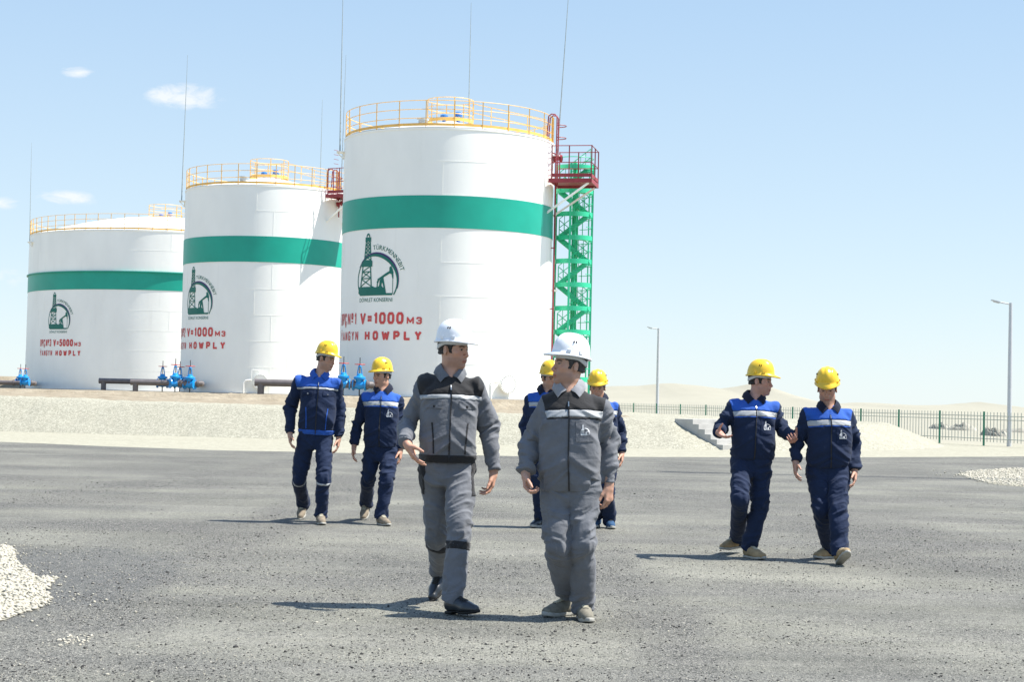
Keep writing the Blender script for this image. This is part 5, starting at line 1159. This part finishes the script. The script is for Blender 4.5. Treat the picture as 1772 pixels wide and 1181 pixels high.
    strip('zip_pull', [(0, Lt*.88), (.001, Lt*.88-.03)], .007, 'metal', .009, n=6)
    if style in 'AN':
        fm = jm
        for s in (-1, 1):
            patch('pocket_flap', s*.055 if s > 0 else -.155, s*.155 if s > 0 else -.055, zy-sw-.062, zy-sw-.014, fm, .007, cut=-.0)
            b = MB(); c = on_front(s*.105, zy-sw-.050, .0075); b.lathe([(0, .0), (.008, .0), (.008, .004), (0, .005)], c, 12, (ex, ez, -ey)); b.build('button', 'lgrey' if style == 'N' else 'blackc', jac)
            strip('pocket_piping', [(s*.115, Lt*.45), (s*.105, Lt*.28), (s*.100, .055)], .009, 'blackc' if style == 'A' else 'royal', .004)
    if style in 'BM':
        patch('chest_pocket', .045, .150, zy-sw-.150, zy-sw-.022, jm, .0035, 22, 26)
        (v, f), (v2, f2) = emblem2d(.022 if style == 'B' else .026); lc = (.100, zy-sw-.095)
        vs = [on_front(lc[0]+a*1.0, lc[1]+b, .0060) for a, b in v]; mesh_np('chest_emblem', vs, f, 'logo', jac, smooth=False)
    # collar: stands round the neck, folds over and lies on the yoke, open in a V
    cm = {'A': 'grey', 'B': 'lgrey', 'N': 'royal', 'M': 'navyd'}[style]; vs, fs = [], []; th = np.linspace(R(-157), R(157), 45); nb = neck-ez*.016
    nb = neck+ez*.020
    def lay(p, off):
        x, z = (p-H)@ex, (p-H)@ez; r_ = BV.ray_cast(Vector(H+ex*x+ez*z-ey*.6), Vector(ey))[0]
        if r_ is None: return p
        sy = (np.array(r_)-H)@ey-off; own = (p-H)@ey; return p+ey*(min(own, sy)-own)
    for a in th:
        d = ex*math.sin(a)+ey*math.cos(a); aa = abs(a)/R(157); sg = 1 if a >= 0 else -1; fr = sstep(aa, .42, 1.0); u = np.clip((aa-.5)/.5, 0, 1)
        side = nb+(ex*math.sin(min(abs(a), R(88)))*sg+ey*math.cos(min(abs(a), R(88))))*.064
        fold = (side+ez*(.052-.006*aa))*(1-u)+(nb+ex*sg*.012-ey*.075-ez*.028)*u - ey*.030*math.sin(u*math.pi)+ex*sg*.010*math.sin(u*math.pi)
        so2 = nb+(ex*math.sin(min(abs(a), R(95)))*sg*1.12+ey*math.cos(min(abs(a), R(95))))*.098
        lowp = (so2-ez*(.004+.012*aa))*(1-u**1.4)+(nb+ex*sg*.066-ey*.085-ez*.068)*u**1.4
        if u > 0: fold = lay(fold, .007); lowp = lay(lowp, .010)
        mid = fold*.5+lowp*.5+unit(d+ez*.8)*.010
        if u > 0: mid = lay(mid, .013)
        inn = fold*1.0-d*.003*(1-u)-ez*.045*(1-u)+ey*.006*u
        vs += [inn, fold-d*.003, fold+ez*.004, mid, lowp, lowp+ey*.006*u-d*.004*(1-u)-ez*.004, mid-d*.007*(1-u)+ey*.007*u]
    m_ = 7
    for i in range(44):
        for j in range(m_): fs.append((i*m_+j, i*m_+(j+1) % m_, (i+1)*m_+(j+1) % m_, (i+1)*m_+j))
    fs += [tuple(range(m_)), tuple(44*m_+j for j in range(m_))[::-1]]
    auto_smooth(mesh_np('collar', vs, fs, cm, jac), 50)
    if collar_red:
        b = MB(); b.lathe([(.060, -.02), (.0565, .050), (.060, .052), (.064, -.02)], nb+ey*.004, 30, (ex, ey, ez), R(-75), R(255)); b.build('undershirt', 'redc', T, smooth=True)
    # ---- body: one continuous skin
    hc = J['head']; Rm = rotm(*hd); hb_ = .0042 if fine else .0058
    allb = np.array([hc+V(0, 0, .1), hc]+[J[k] for k in J if k[:2] in ('sh', 'el', 'wr', 'kn', 'an')]); B = Field(allb.min(0)-.22, allb.max(0)+V(.22, .22, .12), hb_)
    head_field(B, hc, Rm, hs)
    B.cone(hc+Rm@V(0, .022, -.045)*hs, neck-ez*.05, .054*hs, .060, .03); B.cone(hc+Rm@V(0, -.035, -.085)*hs, neck-ey*.02-ez*.02, .026, .040, .035)
    B.chain([neck-ez*.06, H+ez*Lt*.6, H+ez*.1, pel], [.066, .085, .08, .08], .05)
    hw = []
    for i, k in enumerate('RL'):
        a, b, c = arms[k]; B.chain([neck-ez*.1, a-ez*.02], [.05, .036], .03); B.chain([a, b, c], [.034, .027, .026], .02); hp, kn, end = legs[k]; B.chain([hp, kn, J['an'+k]], [.055, .036, .028], .03)
        hh = (hands or {}).get(k) or dict(f=unit(c-b), n=ex*(1 if k == 'R' else -1), curl=22); f_ = unit(hh['f']); Wp = c+f_*.012; B.cone(c-unit(c-b)*.04, Wp+f_*.02, .027, .026, .015)
        hand(B, Wp, f_, hh['n'], k == 'R', hh.get('curl', 22), hh.get('s', 1.0), hh.get('thumb', (.6, .7, .3)), hh.get('spread', 1.0)); hw.append(Wp+f_*.1)
    vs, Q = surface(B.v, B.lo, hb_); vs = relax(vs, Q, 1, .45); body = mesh_np('body', vs, Q, 'skin', T)
    at = body.data.attributes.new('tone', 'FLOAT_COLOR', 'POINT'); col = np.ones((len(vs), 4), np.float32); col[:, :3] = skin_tone(vs, hc, Rm, hs, base, stub, hw); at.data.foreach_set('color', col.ravel())
    hair_mesh(hc, Rm, hs, hair, T); hat_mesh('hard_hat', hc, Rm, hs, 'hatw' if hat == 'w' else 'haty', T, hat_z)
    for k in 'RL': shoe(T, shoes[0], shoes[1], shoes[2], *ft[k])
    return T

def hnd(f, n, curl=22, **k): return dict(f=V(*f), n=V(*n), curl=curl, **k)
person('man in white hard hat and grey suit with black knee bands', 10.95,
       dict(neck=(779, 649), pelvis=(774, 806), hem=(774, 800), shR=(738, 666), shL=(822, 669), elR=(704, 735, .03), wrR=(704, 768, -.20), elL=(845, 737, .06), wrL=(855, 815, .0), knR=(757, 930, .08), knL=(795, 925, -.22), head=(785, 606)),
       [(748, 1041, 'toe', -22, 34), (776, 1063, 'heel', 42, -5)], 6, (56, 2, 0), 'A', 'w', ('dress', 'leather', 'blacksole'), .99, True,
       dict(R=hnd((.45, -.35, -.80), (.80, .25, .45), (14, 16, 18, 22), thumb=(.75, .5, .55)), L=hnd((-.12, -.12, -1), (-.9, -.15, .1), (24, 30, 34, 38), thumb=(.8, .45, .3))), seed=3, stub=.42)
person('man in white hard hat and grey suit with a white chest emblem', 10.52,
       dict(neck=(985, 674), pelvis=(986, 838), hem=(979, 850), shR=(950, 702), shL=(1038, 706), elR=(918, 766, .05), wrR=(909, 818, -.06), elL=(1056, 768, .05), wrL=(1054, 838, -.02), knR=(966, 945, -.08), knL=(1009, 943, -.10), head=(985, 634)),
       [(957, 1068, 'ball', -46, 0), (1017, 1079, 'toe', 6, 0)], -4, (-66, -6, 0), 'B', 'w', ('trainer', 'olive', 'greysole'), 1.03, True,
       dict(R=hnd((.10, -.35, -.9), (.9, -.35, .1), (34, 40, 46, 50), thumb=(.8, .4, .5)), L=hnd((.0, -.1, -1), (-.75, .6, .1), (30, 36, 40, 44), thumb=(.8, .5, .3))), seed=8, base=(.45, .265, .185), stub=.4, hair='hairg', collar_red=True, hat_z=.070, leg=(.095, .080, .077, .066))
person('tall man in yellow hard hat and navy suit with royal blue collar and waistband', 17.9,
       dict(neck=(553, 650), pelvis=(546, 757), hem=(546, 752), shR=(518, 662), shL=(583, 665), elR=(502, 707, .05), wrR=(502, 750, -.05), elL=(589, 711, .05), wrL=(586, 757, 0), knR=(517, 828, .02), knL=(560, 830, -.18), head=(564, 622)),
       [(519, 900, 'toe', -4, 28), (556, 909, 'ball', 10, 0)], 4, (62, 8, 6), 'N', 'y', ('boot', 'taupe', 'greysole'), 1.02, False, None, seed=14, base=(.44, .255, .175))
person('man in yellow hard hat walking beside the tall man with the blue waistband', 18.05,
       dict(neck=(663, 675), pelvis=(659, 778), hem=(659, 774), shR=(633, 691), shL=(688, 694), elR=(618, 737, .05), wrR=(613, 771, 0), elL=(694, 738, .05), wrL=(693, 778, 0), knR=(637, 826, 0), knL=(670, 832, -.18), head=(661, 651)),
       [(628, 901, 'toe', -8, 30), (667, 911, 'ball', 24, 0)], -4, (-42, 2, 0), 'M', 'y', ('boot', 'taupe', 'greysole'), .98, False, None, seed=21, stub=.3)
person('man in yellow hard hat gesturing with both open hands while talking', 15.0,
       dict(neck=(1305, 690), pelvis=(1301, 800), hem=(1301, 796), shR=(1270, 706), shL=(1339, 709), elR=(1247, 741, -.02), wrR=(1243, 749, -.24), elL=(1357, 745, 0), wrL=(1373, 762, -.17), knR=(1280, 865, -.24), knL=(1314, 874, -.04), head=(1316, 661)),
       [(1258, 959, 'air', -48, 4), (1312, 969, 'ball', 26, 0)], 2, (62, 3, 2), 'M', 'y', ('boot', 'tan', 'greysole'), 1.03, False,
       dict(R=hnd((.35, -.80, -.30), (.30, .05, .95), (10, 14, 18, 22), thumb=(.25, .45, 1.1)), L=hnd((-.15, -.90, -.05), (-.5, .0, .85), (24, 30, 34, 38), thumb=(.2, .7, .9))), seed=27, base=(.46, .25, .185), stub=.3)
person('man in yellow hard hat with lowered head beside the gesturing man', 14.85,
       dict(neck=(1434, 706), pelvis=(1434, 812), hem=(1434, 810), shR=(1399, 718), shL=(1466, 720), elR=(1379, 766, .05), wrR=(1377, 800, -.04), elL=(1479, 769, .05), wrL=(1479, 814, -.05), knR=(1422, 885, -.1), knL=(1450, 883, -.22), head=(1431.5, 674)),
       [(1420, 968, 'ball', -48, 0), (1452, 978, 'heel', 4, -24)], -2, (-12, 14, 0), 'M', 'y', ('boot', 'tan', 'greysole'), 1.03, False, None, seed=33, base=(.44, .255, .18), stub=.45, leg=(.096, .080, .078, .070))
person('half hidden man in yellow hard hat and dark shoes between the two grey suits', 17.95,
       dict(neck=(946, 677), pelvis=(938, 780), hem=(938, 776), shR=(919, 692), shL=(973, 695), elR=(909, 738, .05), wrR=(915, 775, -.05), elL=(978, 740, .05), wrL=(975, 780, 0), knR=(931, 830, -.05), knL=(950, 832, -.1), head=(951, 656)),
       [(926, 914, 'ball', -28, 0), (955, 912, 'ball', 10, 0)], -2, (28, 4, 0), 'M', 'y', ('trainer', 'leather', 'greysole'), .98, False, None, seed=39)
person('half hidden man in yellow hard hat and blue trainers behind the emblem grey suit', 17.95,
       dict(neck=(1036, 692), pelvis=(1042, 795), hem=(1042, 790), shR=(1010, 706), shL=(1064, 708), elR=(1002, 750, .05), wrR=(1005, 788, 0), elL=(1076, 750, .05), wrL=(1076, 784, -.03), knR=(1032, 840, -.1), knL=(1051, 842, -.08), head=(1034, 672)),
       [(1030, 914, 'ball', -10, 0), (1057, 916, 'ball', 2, 0)], 0, (-8, 8, 0), 'M', 'y', ('trainer', 'bluesh', 'greysole'), .98, False, None, seed=45)
